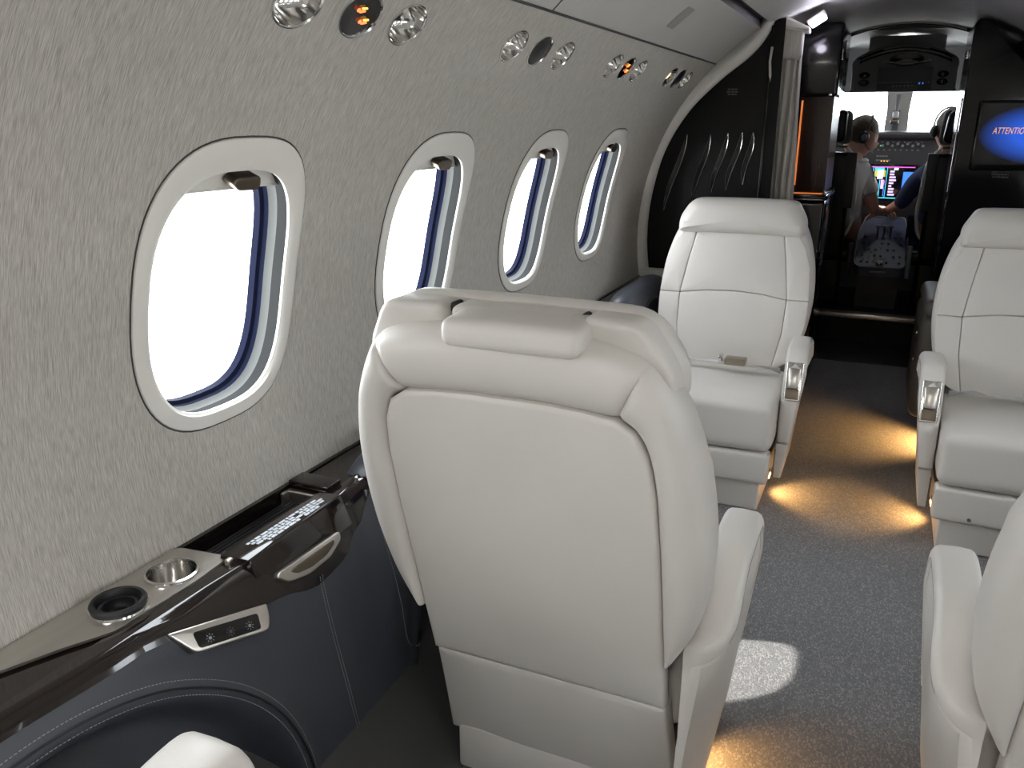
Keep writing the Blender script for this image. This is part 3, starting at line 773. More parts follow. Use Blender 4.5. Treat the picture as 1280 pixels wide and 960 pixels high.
for t in (proto, c_):                        # wall-side arms are shorter at the rear
    for ch_ in t.children:
        if (ch_.name.startswith(('arm_', 'control_', 'recline_', 'lever_'))) and min(v_.co.x for v_ in ch_.data.vertices) < -.05 and ch_.name.startswith(('arm_',)):
            ch_.scale = (1, .60, 1); ch_.location = (0, .434*.40, 0)
            if t is c_: ch_.scale.x = 1.3; ch_.location.x = .103

# floor-level courtesy lights set in the seat plinths
def foot(x_, y, s, e, g='courtesy lights at floor level', lab=None):
    t = thing('courtesy_light', lab, 'light', (x_, y, .0), 0, g)
    obj('housing', *rbox(.010, .06, .026, .003, 2, c=(x_, y, .075)), 'bronze', t)
    obj('lens', *rbox(.006, .05, .010, .002, 2, c=(x_+s*.005, y, .068)), 'lamp_warm', t)
    l = lamp('courtesy_lamp', 'SPOT', (x_+s*.020, y, .082), e, (1, .52, .16), .012, None, (s*.75, 0, -.62), 120); return t
foot(-.296, 3.17, 1, 3.2, lab='small warm courtesy light on the base of the far left seat')
foot(.290, 3.15, -1, 3.2, lab='small warm courtesy light on the base of the far right seat')
foot(-.256, 1.60, 1, 2.4, lab='small warm courtesy light on the base of the nearest seat')

# dark leather jump seat block behind the far right seat
db = thing('leather_side_cabinet', 'dark grey leather padded cabinet between the far right seat and the galley', 'cabinet', (.42, 4.05, .16))
obj('body', *rbox(.36, .56, .46, .045, 4, c=(.375, 4.11, .39)), 'taupe_leather', db)
obj('top_pad', *rbox(.35, .54, .08, .035, 4, crown=.01, c=(.375, 4.11, .645)), 'taupe_leather', db)
obj('mount', *box(.40, .56, 4.0, 4.3, 0.001, .17), 'black_plastic', db, smooth=False)
for z in (.52, .40, .30): obj('stud', *lathe([(.0001, .003), (.005, .003), (.006, 0)], 10, TR((.1945, 3.95, z), (0, -pi/2, 0))), 'chrome', db)
foot(.395, 3.97, -1, 14, lab='warm courtesy light under the dark leather cabinet')

# ---------------------------------------------------------------- overhead reading lights and air vents
def overhead(y, x_, z, nrm, kind, label, glow=None):
    up = Vector((nrm[0], 0, nrm[1])).normalized(); mt = Matrix((Vector((0, 1, 0)), up.cross(Vector((0, 1, 0))), up)).transposed().to_4x4()
    mt.translation = Vector((x_, y, z)); mt = mt @ Matrix.Diagonal((1.28, 1, 1)).to_4x4()
    nm = {'cup': 'air_vent', 'sign': 'seat_sign', 'dark': 'reading_light', 'lit': 'reading_light'}[kind]
    t = thing(nm, label, 'vent' if kind == 'cup' else ('sign' if kind == 'sign' else 'light'), (x_, y, z), 0, 'overhead vents and lights along the left ceiling')
    R = .041
    obj('rim', *lathe([(R+.0035, -.0005), (R+.003, .0025), (R+.001, .003), (R-.001, .001), (R-.0015, -.004)], 32, mt), 'chrome', t)
    if kind == 'cup':
        obj('cup', *lathe([(R-.0015, .0), (R-.003, -.010), (R-.007, -.024), (R-.014, -.034), (.010, -.038), (.0001, -.038)], 32, mt), 'chrome', t)
        V, F = join(*[rbox(.003, .02, .004, .001, 1, c=(.016*math.cos(a), .016*math.sin(a), .012)) for a in (0, 1.57, 3.14, 4.7)])
    elif kind == 'sign':
        obj('face', *lathe([(R-.001, -.001), (.0001, .0)], 32, mt), 'black_gloss', t)
        for cx, cy, m_ in ((.008, -.010, 'sign_red'), (-.008, .010, 'sign_red')):
            ms = [lathe([(.004, .003), (.0001, .0032)], 8, Matrix.Translation((cx-.006, cy, 0))), tube([(cx-.002, cy-.003, .003), (cx+.008, cy+.001, .003)], .0022, 6), tube([(cx, cy+.004, .003), (cx+.010, cy+.006, .003)], .0018, 6)]
            obj('belt_symbol', *xform(join(*ms[:2]), mt), m_, t); obj('smoke_symbol', *xform(ms[2], mt), 'sign_amber', t)
    elif kind == 'dark':
        obj('eyeball', *lathe([(R-.001, -.001), (.030, .001), (.018, .006), (.010, .008), (.0001, .007)], 32, mt), 'black_plastic', t)
    else:
        obj('reflector', *lathe([(R-.0015, .0), (.026, -.016), (.014, -.022)], 32, mt), 'chrome', t)
        obj('bulb', *lathe([(.026, -.014), (.012, -.008), (.0001, -.006)], 20, mt), 'reading_amber', t)
def on_wall(z):
    th = math.asin((z-ZC)/R0); return -(R0-.001)*math.cos(th), z, (math.cos(th), -math.sin(th))
VN = {0: 'nearest', 1: 'second', 2: 'third', 3: 'farthest'}
for gi, (ys, kinds) in enumerate(VENTS):
    for k, (y, kd) in enumerate(zip(ys, kinds)):
        x_, z, nn = on_wall(ZC+R0*math.sin(VTH))
        lab = {'cup': 'round chrome air vent', 'sign': 'round black sign with lit orange symbols', 'dark': 'round black unlit reading light', 'lit': 'round amber lit reading light'}[kd]
        pos = {0: 'nearer end of', 1: 'middle of', 2: 'farther end of'}[k]
        overhead(y, x_, z, nn, kd, '%s at the %s the %s overhead trio' % (lab, pos, VN[gi]))
# speaker grille and panel joint on the sloping ceiling
sgm = Matrix((Vector((0, 1, 0)), Vector((.79, 0, .612)), Vector((.612, 0, -.79)))).transposed().to_4x4(); sgm.translation = Vector((-.705, 2.98, 1.7335))
sg = obj('speaker_grille', *xform(rbox(.10, .095, .004, .002, 2), sgm), 'speaker_mesh'); tag(sg, 'small grey rectangular speaker grille on the sloping left ceiling panel', 'grille')
V, F = tube([(-.790, 2.02, 1.654), (-.70, 2.02, 1.736), (-.604, 2.02, 1.800)], .0015, 5); struct(obj('trim_9', V, F, 'slot_dark'))

# ---------------------------------------------------------------- left bulkhead: cream frame, black panel with sculpted slashes, curtain
BY = 4.10
BO = catmull([(-1.062, .690, 0), (-1.078, .85, 0), (-1.066, 1.04, 0), (-1.012, 1.26, 0), (-.905, 1.447, 0), (-.767, 1.585, 0), (-.640, 1.685, 0), (-.575, 1.765, 0), (-.545, 1.835, 0)], 8)
bh = obj('trim_10', [(p.x, BY+.012, p.y) for p in BO]+[(-.50, BY+.012, 1.84), (-.50, BY+.012, .0), (-1.062, BY+.012, 0)], [tuple(range(len(BO)+3))], 'satin_black', smooth=False)
struct(bh, 'black left bulkhead panel with five sculpted slashes')
secs = []
for k, p in enumerate(BO):
    t = (BO[min(k+1, len(BO)-1)]-BO[max(k-1, 0)]).normalized(); nn = Vector((-t.y, t.x))
    if nn.x > 0: nn = -nn
    w = lerp(.105, .045, min(1, k/(len(BO)-1)))
    sec = [Vector((p.x, BY+.012, p.y))]
    for a, b_ in ((0.02, -.004), (.12, -.016), (.3, -.022), (.6, -.022), (.85, -.014), (1, .0), (1.3, .02)):
        sec.append(Vector((p.x+nn.x*w*a, BY+b_, p.y+nn.y*w*a)))
    secs.append(sec)
struct(obj('trim_11', *loft(secs, False, False), 'trim_cream'))
V, F = rbox(.58, .05, .05, .012, 3, c=(-.84, BY+.0, .672)); struct(obj('trim_12', V, F, 'trim_cream'))
# slashes
for k, (x0, z0, x1, z1) in enumerate(((-.905, 1.345, -1.000, .985), (-.795, 1.345, -.865, 1.03), (-.715, 1.35, -.775, 1.08), (-.650, 1.355, -.705, 1.09), (-.600, 1.355, -.630, 1.12))):
    P = []; Q = []
    for j in range(17):
        t = j/16; x_ = lerp(x0, x1, t)+.006*math.sin(t*2*pi); z = lerp(z0, z1, t); w = .015*math.sin(pi*min(1, t*1.02))**.6 if t < .98 else .002
        P.append((x_-w, BY+.008, z)); Q.append((x_+w*.6, BY+.006, z))
    ms = loft([[Vector(a), Vector(a)+Vector((0, -.006, 0)), Vector(b_)+Vector((0, -.002, 0)), Vector(b_)+Vector((0, .004, 0))] for a, b_ in zip(P, Q)])
    o = obj('slash_relief', *ms, 'black_gloss', bh)
    obj('metal_edge', *tube([Vector(q)+Vector((0, -.004, 0)) for q in P], [.0006+.0008*math.sin(pi*j/16) for j in range(17)], 6), 'chrome', o); obj('metal_edge', *tube([Vector(q)+Vector((0, -.004, 0)) for q in Q], [.0010+.0014*math.sin(pi*j/16) for j in range(17)], 6), 'chrome', o)
def print_rows(nm, x0, x1, y, z, rows, dz, parent, m_='grey_print'):
    ms = []
    for r_ in range(rows):
        a = x0+abs(r_-rows/2+.5)*.004; 
        while a < x1-abs(r_-rows/2+.5)*.004:
            w = rnd.uniform(.006, .014); ms.append(box(a, min(a+w, x1), y-.001, y, z-r_*dz-dz*.55, z-r_*dz)); a += w+.003
    o = obj(nm, *join(*ms), m_, parent, smooth=False); o['kind'] = 'stuff'; return o
print_rows('placard_print', -.735, -.685, BY+.010, 1.548, 3, .011, bh)
obj('panel_edge', *rbox(.012, .02, 1.12, .004, 2, c=(-.552, BY+.004, 1.25)), 'black_gloss', bh)
# curtain
ct = thing('curtain', 'pleated grey fabric curtain gathered against the left bulkhead edge', 'curtain', (-.48, 4.2, .2))
secs = []; N = 90
for k in range(25):
    t = k/24; z = lerp(.25, 1.80, t); sec = []
    xl = lerp(-.552, -.535, t); xr = lerp(-.392, -.425, t)
    amp = .020*(1-.55*max(0, t-.55)/.45) if z < 1.62 else .005
    for j in range(N+1):
        u = j/N; sec.append(Vector((lerp(xl, xr, u)+.004*math.sin(z*5+u*9), BY+.07+amp*math.sin(u*4.2*2*pi+.6*math.sin(z*3))+.02*u, z)))
    secs.append(sec)
obj('pleated_cloth', *loft(secs, False, False), 'curtain_fabric', ct, angle=80)
obj('header_band', *rbox(.115, .06, .13, .02, 3, c=(-.482, BY+.075, 1.735)), 'curtain_fabric', ct)
obj('hook_strap', *tube([(-.548, BY-.004, 1.72), (-.552, BY-.008, 1.66), (-.546, BY-.004, 1.60), (-.552, BY+.01, 1.57)], .006, 6), 'curtain_fabric', ct)
V, F = puff(fillet([(-.60, 1.79), (-.535, 1.865), (-.40, 1.80), (-.40, 1.775), (-.53, 1.80)], .01, 3), bev(0, .06, .012), lambda a, b_, h: Vector((a, BY+.10-h, b_)), 0, 1)
struct(obj('trim_13', V, F, 'trim_cream'))
# vestibule lamp
vl = thing('vestibule_lamp', 'bright white violet entry lamp at the ceiling beside the curtain', 'lamp', (-.385, 4.30, 1.84))
mv = TR((-.385, 4.26, 1.846), (0, math.radians(-32), 0))
obj('lamp_housing', *xform(rbox(.085, .10, .022, .006, 3), mv), 'trim_cream', vl)
obj('lamp_lens', *xform(rbox(.074, .092, .022, .008, 3, c=(0, -.006, -.012)), mv), 'lamp_white', vl)

lamp('vestibule_lamp_light', 'POINT', (-.36, 4.20, 1.80), .8, (.88, .84, 1), .03)
# ---------------------------------------------------------------- left galley tower
gy = 4.62
ga = thing('galley_cabinet', 'black glossy galley cabinet with a wood lined niche left of the aisle', 'cabinet', (-.62, 4.85, 0))
obj('upper_cabinet', *rbox(.70, .62, .345, .02, 2, c=(-.635, gy+.31, 1.695)), 'black_gloss', ga)
obj('niche_back', *box(-.985, -.300, gy+.045, gy+.60, 1.04, 1.53), 'brown_wood', ga, smooth=False)
obj('niche_post', *box(-.70, -.452, gy+.005, gy+.05, 1.04, 1.53), 'black_gloss', ga, smooth=False)
obj('light_strip', *tube([(-.447, gy+.010, 1.09), (-.448, gy+.010, 1.505)], .0045, 8), 'strip_orange', ga)
obj('door_latch', *rbox(.016, .008, .010, .002, 2, c=(-.318, gy-.001, 1.53)), 'chrome', ga)
obj('counter_top', *rbox(.71, .64, .030, .012, 2, c=(-.635, gy+.31, 1.030)), 'black_gloss', ga)
obj('counter_glow', *rbox(.16, .006, .006, .002, 2, c=(-.385, gy+.004, 1.050)), 'strip_orange', ga)
obj('lower_cabinet', *rbox(.70, .62, 1.01, .02, 2, c=(-.635, gy+.31, .507)), 'black_gloss', ga)
obj('counter_edge', *tube([(-.50, gy-.010, 1.020), (-.335, gy-.010, 1.020), (-.300, gy-.004, 1.020), (-.287, gy+.02, 1.020), (-.284, gy+.6, 1.020)], .005, 8), 'chrome', ga)
obj('corner_rail', *tube([(-.290, gy+.0, 1.0), (-.288, gy+.0, .75)], .004, 8), 'chrome', ga)
for z in (.72, .48, .26): obj('drawer_gap', *box(-.98, -.284, gy-.0012, gy+.3, z, z+.004), 'black_rubber', ga, smooth=False)
obj('handle', *rbox(.012, .03, .05, .004, 2, c=(-.288, gy+.05, 1.72)), 'chrome', ga)
kn = obj('wall_switch', *rbox(.018, .008, .045, .004, 2, c=(-.475, gy-.002, 1.52)), 'knob_grey', ga)

# ---------------------------------------------------------------- right closet with monitor
ry = 5.0
P = [Vector(p) for p in [(.295, .0), (.295, 1.86), (.315, 1.893), (.36, 1.888), (.44, 1.79), (.535, 1.695), (.66, 1.60), (.80, 1.50), (.92, 1.38), (.99, 1.2), (1.02, .9), (.98, .5), (.90, 0)]]
rc = thing('closet_bulkhead', 'tall black glossy closet wall at the right of the aisle carrying a screen', 'cabinet', (.65, 5.2, 0))
obj('closet_body', *puff(fillet(P, .012, 2), bev(-.45, 0, .008, 3), lambda a, b_, h: Vector((a, ry-h, b_)), 0, 0), 'black_gloss', rc, smooth=False)
for (a, b_) in (((.303, 1.52), (.300, 1.05)), ((.300, 1.02), (.299, .60)), ((.299, .55), (.298, .10))):
    obj('edge_highlight', *tube([(a[0]-.012, ry+.02, a[1]), (b_[0]-.012, ry+.02, b_[1])], .004, 8), 'chrome', rc)  # chrome tubes draw the shiny highlights along the closet's inner edge
obj('coat_hook', *rbox(.014, .02, .04, .005, 3, c=(.290, ry+.10, 1.73)), 'chrome', rc)
print_rows('placard_print', .475, .555, ry-.001, 1.175, 4, .013, rc, 'dim_print')
mo = thing('cabin_monitor', 'dark cabin screen showing a blue glow and the orange word ATTENTION', 'screen', (.66, 4.98, 1.2))
obj('screen_frame', *rbox(.64, .03, .34, .01, 2, c=(.69, ry-.016, 1.335)), 'black_gloss', mo)
me_ = obj('screen', *box(.385, .985, ry-.034, ry-.032, 1.195, 1.49), 'blue_screen', mo, smooth=False)
cu = bpy.data.curves.new('t', 'FONT'); cu.body = 'ATTENTION'; cu.size = .044; cu.shear = .25; cu.extrude = .0004; cu.space_character = 1.05
to = bpy.data.objects.new('t', cu); C.objects.link(to); bpy.context.view_layer.update()
tm = bpy.data.meshes.new_from_object(to.evaluated_get(bpy.context.evaluated_depsgraph_get())); bpy.data.objects.remove(to)
tx = [Vector((.447+v_.co.x*.62, ry-.0355-v_.co.z, 1.345+v_.co.y)) for v_ in tm.vertices]
obj('attention_text', tx, [tuple(p.vertices) for p in tm.polygons], 'attention_print', mo, smooth=False)

# ---------------------------------------------------------------- cockpit doorway
DY = 5.80
def door_side(s):
    P = [(s*.345, 0), (s*.345, 1.885), (s*.30, 1.905), (s*.30, 2.0), (s*1.15, 2.0), (s*1.15, 0)]
    return puff([Vector(p) for p in P], bev(0, .05, .006, 2), lambda a, b_, h: Vector((a, DY+.05-h, b_)), 0, 0)
struct(obj('wall_cockpit_left', *door_side(-1), 'black_gloss', smooth=False)); struct(obj('wall_cockpit_right', *door_side(1), 'black_gloss', smooth=False))
# arched header seam and liner posts
V, F = tube([(x_, DY-.004, 1.953-.062*(x_/.34)**2) for x_ in [-.34+.68*j/24 for j in range(25)]], .004, 6); struct(obj('trim_14', V, F, 'black_rubber'))
secs = [[Vector((x_, DY+.0, 1.953-.062*(x_/.345)**2+.0)) , Vector((x_, DY+.0, 2.05))] for x_ in [-.36+.72*j/24 for j in range(25)]]
struct(obj('trim_15', *loft(secs, False, False), 'ceiling_vinyl'))
cl = thing('cockpit_fill_lamp', 'small fill lamp added on the cockpit ceiling above the pilots', 'lamp', (0, 6.6, 1.9))  # lamp added only to brighten the cockpit
obj('dome', *lathe([(.035, .03), (.030, .008), (.015, .001), (.0001, 0)], 20, Matrix.Translation((0, 6.6, 1.895))), 'fill_glow', cl)
lamp('cockpit_fill_light', 'POINT', (0, 6.6, 1.86), 4, (1, .97, .93), .04)
V, F = loft([[Vector((x_, y, z0-.075*(x_/.36)**2)) for x_ in [-.42+.84*j/16 for j in range(17)]] for y, z0 in ((DY, 1.953), (5.95, 1.955), (6.20, 1.93))], False, False)
struct(obj('cockpit_ceiling', V, F, 'cockpit_liner'))
for s in (-1, 1):
    P = [(s*.345, 1.885), (s*.318, 1.895), (s*.322, 1.72), (s*.318, 1.555), (s*.372, 1.555)]
    struct(obj('door_1' if s < 0 else 'door_2', *puff(fillet(P, .01, 2), bev(0, .03, .006, 2), lambda a, b_, h: Vector((a, DY+.03-h, b_)), 0, 1), 'cockpit_liner'))
V, F = box(-1.0, 1.0, 5.86, 7.6, .10, .17); struct(obj('cockpit_floor', V, F, 'satin_black', smooth=False))
V, F = join(rbox(.68, .10, .035, .008, 2, c=(0, 5.86, .175))); struct(obj('threshold', V, F, 'brushed_nickel'), 'grey metal threshold step')
V, F = box(-.34, .34, 5.83, 5.86, 0, .16); struct(obj('step_riser', V, F, 'satin_black', smooth=False))
for s in (-1, 1):
    V, F = box(s*.80, s*.86, 5.85, 7.5, .1, 1.35); struct(obj('wall_cockpit_side', V, F, 'cockpit_grey', smooth=False))
V, F = box(-.86, .86, 5.86, 7.32, 1.93, 1.97); struct(obj('cockpit_roof', V, F, 'cockpit_grey', smooth=False))
for s in (-1, 1):
    V, F = box(s*.80, s*.86, 5.85, 7.45, 1.70, 1.95); struct(obj('cockpit_side_top', V, F, 'cockpit_grey', smooth=False))
    V, F = box(s*.80, s*.86, 5.85, 6.3, 1.35, 1.70); struct(obj('cockpit_side_rear', V, F, 'cockpit_grey', smooth=False))
V, F = box(-.86, .86, 7.30, 7.36, 1.62, 1.97); struct(obj('windshield_header', V, F, 'cockpit_grey', smooth=False))
# windshield
ws = thing('windshield', 'twin cockpit windshield panes divided by a grey centre post', 'windshield', (0, 7.32, 1.3)); del ws['category'], ws['label']; ws['kind'] = 'structure'
for s in (-1, 1):
    obj('pane', *box(s*.095, s*.86, 7.345, 7.350, 1.22, 1.66), 'clear_pane', ws, smooth=False)
obj('centre_post', *loft([[Vector((-w, y0, z)), Vector((w*.95, y0, z)), Vector((w*.8, y0+.06, z)), Vector((-w*.8, y0+.06, z))] for w, y0, z in ((.105, 7.30, 1.20), (.085, 7.30, 1.34), (.080, 7.30, 1.48), (.095, 7.30, 1.66))]), 'cockpit_liner', ws)
obj('post_strip', *rbox(.05, .01, .18, .004, 2, c=(-.01, 7.295, 1.40)), 'cockpit_grey', ws)
cp = thing('standby_compass', 'small compass hanging on the windshield centre post', 'instrument', (0, 7.25, 1.38))
obj('stem', *tube([(-.012, 7.27, 1.60), (-.012, 7.26, 1.48)], [.022, .010], 8), 'black_plastic', cp)
obj('compass_body', *rbox(.045, .04, .05, .012, 3, c=(-.015, 7.255, 1.455)), 'knob_grey', cp)
obj('base', *rbox(.06, .03, .03, .008, 3, c=(-.018, 7.26, 1.405)), 'bronze', cp)

# overhead panel
op = thing('overhead_panel', 'dark overhead switch panel with a grab handle above the cockpit doorway', 'control panel', (0, 6.1, 1.57))
oy = 6.05
PO = catmull([(-.300, 1.585, 0), (-.302, 1.70, 0), (-.298, 1.775, 0), (-.20, 1.835, 0), (-.10, 1.858, 0), (0, 1.865, 0), (.10, 1.858, 0), (.20, 1.835, 0), (.298, 1.775, 0), (.305, 1.70, 0), (.308, 1.585, 0)], 4)
XO = lambda a, b_, h: Vector((a, oy+.10*(1.585-b_)*-1*.8-h, b_))
obj('panel_body', *puff([Vector((p.x, p.y)) for p in PO], bev(-.06, .0, .012, 3), XO, 0, 0), 'panel_grey', op, smooth=False)
obj('mounting_box', *box(-.22, .22, 6.12, 6.18, 1.72, 1.92), 'cockpit_liner', op, smooth=False)
obj('visor_slot', *tube([XO(x_, 1.838-.068*(x_/.27)**2, .004) for x_ in [-.27+.54*j/20 for j in range(21)]], .020, 8, flat=(.006, .017)), 'black_gloss', op)
obj('slot_edge', *tube([XO(x_, 1.857-.068*(x_/.27)**2, .012) for x_ in [-.26+.52*j/20 for j in range(21)]], .0025, 6), 'knob_grey', op)
obj('slot_lip', *tube([XO(x_, 1.852-.068*(x_/.27)**2, .014) for x_ in [-.13+.26*j/20 for j in range(21)]], .005, 6), 'cockpit_liner', op)
for s in (-1, 1):
    obj('slot_end', *tube([XO(s*.268, 1.785, .014), XO(s*.268, 1.757, .014)], .004, 6), 'chrome', op)
obj('handle_recess', *xform(lathe([(.0001, .006), (.10, .006), (.108, 0)], 28), Matrix.Translation((0.01, oy+.004, 1.772)) @ Matrix.Diagonal((.9, 1, .35, 1)).to_4x4() @ Matrix.Rotation(pi/2, 4, 'X')), 'black_gloss', op)
obj('grab_handle', *tube(catmull([(-.125, oy-.005, 1.763), (-.09, oy-.02, 1.757), (-.03, oy-.028, 1.748), (.05, oy-.028, 1.748), (.11, oy-.02, 1.757), (.143, oy-.005, 1.763)], 5), .008, 8), 'chrome', op)
obj('switch_block', *box(-.145, .165, oy-.010, oy+.01, 1.595, 1.725), 'black_plastic', op, smooth=False)
ms = [rbox(.010, .008, .008, .002, 1, c=(-.13+.0165*k, oy-.014, 1.638)) for k in range(18)]+[rbox(.012, .010, .012, .002, 1, c=(-.05+.022*k, oy-.014, 1.618)) for k in range(6)]
o = obj('toggle_row', *join(*ms), 'knob_grey', op); o['kind'] = 'stuff'
for x_ in (.098, .118): obj('blue_indicator', *rbox(.007, .004, .010, .001, 1, c=(x_, oy-.014, 1.632)), 'glow_blue', op)
for s in (-1, 1):
    for z in (1.685, 1.640): obj('speaker_dial', *lathe([(.0001, .010), (.020, .010), (.030, .004), (.032, 0)], 20, TR((s*.225, oy-.002, z), (pi/2, 0, 0)) @ Matrix.Diagonal((1, .6, 1, 1)).to_4x4()), 'black_gloss', op)

# instrument panel with displays
ip = thing('instrument_panel', 'dark cockpit instrument panel with lit colour displays and knobs', 'control panel', (0, 7.0, .6))
obj('glare_shield', *rbox(1.5, .42, .05, .02, 4, crown=.01, c=(0, 7.12, 1.305)), 'black_plastic', ip)
obj('upper_panel', *box(-.75, .75, 6.95, 7.2, 1.10, 1.30), 'cockpit_grey', ip, smooth=False)
obj('lower_panel', *box(-.80, .80, 6.96, 7.2, .17, 1.10), 'black_plastic', ip, smooth=False)
ms = []
for k in range(15): ms.append(lathe([(.0001, .014), (.009, .014), (.010, 0)], 10, TR((-.28+.034*k, 6.95, 1.235+.014*(k % 2)), (pi/2, 0, 0))))
for k in range(26): ms.append(rbox(.012, .006, .007, .001, 1, c=(-.29+.019*k, 6.949, 1.205+.055*(k % 2))))
for k in range(9): ms.append(rbox(.016, .006, .010, .001, 1, c=(-.10+.02*(k % 5), 6.949, 1.13+.03*(k//5))))
o = obj('knob_row', *join(*ms), 'knob_grey', ip); o['kind'] = 'stuff'
obj('green_indicator', *rbox(.016, .004, .010, .001, 1, c=(-.085, 6.945, 1.235)), 'glow_green', ip)
for k in range(3): obj('amber_indicator', *rbox(.008, .004, .006, .001, 1, c=(-.07+.02*k, 6.945, 1.125)), 'sign_amber', ip)
ms_ = rbox(.36, .02, .26, .006, 2, c=(.0, 6.955, .972)); ds = obj('display', *ms_, 'black_gloss', ip)
def scr(x0, x1, z0, z1, m_): obj('display_area', *box(x0, x1, 6.940, 6.944, z0, z1), m_, ds, smooth=False)
ms = {}
def blk(x0, x1, z0, z1, m_): ms.setdefault(m_, []).append(box(x0, x1, 6.941, 6.944, z0, z1))
blk(-.165, -.165+.33, .855, .862, 'cyan'); blk(-.118, -.112, .86, 1.085, 'cyan'); blk(-.022, -.018, .86, 1.085, 'cyan'); blk(-.165, .165, 1.080, 1.086, 'magenta')
blk(-.105, -.04, 1.062, 1.078, 'cyan'); blk(-.105, -.030, 1.012, 1.060, 'olive'); blk(-.085, -.045, .995, 1.062, 'lilac')
blk(-.108, -.085, .87, .985, 'lilac'); blk(-.055, -.035, .925, .99, 'lilac'); blk(-.045, -.030, .95, .985, 'magenta'); blk(-.066, -.060, .87, .99, 'cyan'); blk(-.034, -.028, .87, .94, 'blue')
for k in range(9): blk(.0, .02+.045*rnd.random(), 1.045-.021*k, 1.058-.021*k, 'lilac')
blk(.025, .055, 1.062, 1.078, 'white')
for k in range(9): blk(-.160+.02*(k % 2), -.146+.02*(k % 2), 1.06-.022*k, 1.07-.022*k, ('green', 'white', 'lilac')[k % 3])
blk(.09, .16, .90, 1.05, 'blue')
for q, L_ in ms.items():
    o = obj('display_graphics', *join(*L_), 'glow_'+q, ds, smooth=False); o['kind'] = 'stuff'

# centre pedestal
pe = thing('centre_pedestal', 'dark centre pedestal with throttle levers and rows of knobs between the pilots', 'control panel', (.01, 6.4, .17))
def ped(y, z, w): return [Vector((-w+.01, y, z)), Vector((w+.01, y, z))]
PX = fillet([(-.125, 0), (-.155, .05), (-.155, .45), (-.120, .70), (.14, .70), (.172, .45), (.172, .05), (.145, 0)], .02, 3)
PEX = lambda a, b_, h: Vector((a, 6.15+b_*.85, .455+b_*.40+h))
obj('pedestal_top', *puff(PX, bev(-.06, 0, .008, 3), PEX, 0, 0), 'navy_plastic', pe, smooth=False)
obj('edge_trim', *tube([PEX(p.x, p.y, .002) for p in PX], .004, 6, closed=True), 'knob_grey', pe)
obj('pedestal_body', *box(-.12, .14, 6.18, 6.8, .172, .44), 'black_plastic', pe, smooth=False)
ms = []
for k in range(5):
    for j in range(7):
        if (k+j) % 3 != 2: ms.append(xform(rbox(.014, .012, .012, .003, 1), Matrix.Translation(PEX(-.11+.04*j, .06+.085*k, .005))))
o = obj('knob_rows', *join(*ms), 'black_plastic', pe); o['kind'] = 'stuff'
ms = [xform(rbox(.007, .007, .008, .002, 1), Matrix.Translation(PEX(-.12+rnd.random()*.26, .05+.42*rnd.random(), .006))) for k in range(26)]
o = obj('light_marks', *join(*ms), 'knob_grey', pe); o['kind'] = 'stuff'
for x_ in (-.03, .012, .055): 
    lv = obj('throttle_lever', *tube([PEX(x_, .42, 0), PEX(x_, .40, .07)], .006, 6), 'black_plastic', pe)
    obj('lever_knob', *rbox(.030, .028, .022, .006, 2, c=PEX(x_, .40, .08)), 'knob_grey', lv)
obj('trim_wheel', *lathe([(.0001, .016), (.022, .016), (.026, .008), (.026, 0)], 20, TR(PEX(.008, .045, .004), (.4, 0, 0))), 'chrome', pe)
obj('rear_handle', *rbox(.11, .012, .014, .004, 2, c=(.005, 6.145, .425)), 'knob_grey', pe)

# cockpit seats
def pilot_seat(s, label):
    cx = s*.345; t = thing('pilot_chair', label, 'seat', (cx, 6.15, .17), 0, 'pilot seats')
    obj('seat_back', *rbox(.26, .09, .70, .03, 3, c=(cx+s*.02, 6.17, .86)), 'satin_black', t)
    obj('back_board', *rbox(.060, .05, .36, .006, 2, c=(cx-s*.105, 6.11, 1.03)), 'dim_grey', t)
    hr_ = obj('headrest', *puff([Vector((cx+s*.0+p.x, p.y)) for p in fillet([(-.055-.01*s, 1.27), (-.045, 1.47), (.045, 1.485), (.055+.01*s, 1.27)], .045, 6)], bev(0, .07, .02), lambda a, b_, h: Vector((a, 6.22-h, b_)), .005, 3), 'satin_black', t)
    obj('headrest_cover', *puff([Vector((cx+s*.0-s*.035+p.x, p.y)) for p in fillet([(-.05, 1.26), (-.035, 1.475), (.035, 1.475), (.05, 1.26)], .045, 6)], bev(0, .05, .02), lambda a, b_, h: Vector((a, 6.29-h, b_)), .005, 3), 'reveal_light', t)
    obj('headrest_bar', *tube([(cx-.055, 6.16, 1.245), (cx+.06, 6.16, 1.245)], .008, 8), 'reveal_light', t)
    obj('sheepskin_edge', *tube(catmull([(cx-s*.06, 6.20, 1.235), (cx-s*.125, 6.19, 1.15), (cx-s*.145, 6.18, .95), (cx-s*.150, 6.18, .80), (cx-s*.12, 6.18, .68), (cx-s*.07, 6.18, .64)], 5), .012, 8), 'trim_cream', t)
    obj('seat_pan', *rbox(.36, .45, .10, .04, 3, c=(cx, 6.42, .525)), 'satin_black', t)
    obj('seat_stand', *rbox(.24, .30, .34, .02, 2, c=(cx+s*.02, 6.40, .345)), 'satin_black', t)
    obj('side_bracket', *rbox(.03, .04, .22, .006, 2, c=(cx-s*.16, 6.16, .50)), 'knob_grey' if s > 0 else 'black_plastic', t)
    return t
pilot_seat(-1, 'left pilot seat with black headrest and grey back board beyond the doorway')
pilot_seat(1, 'right pilot seat with black headrest and grey back board beyond the doorway')

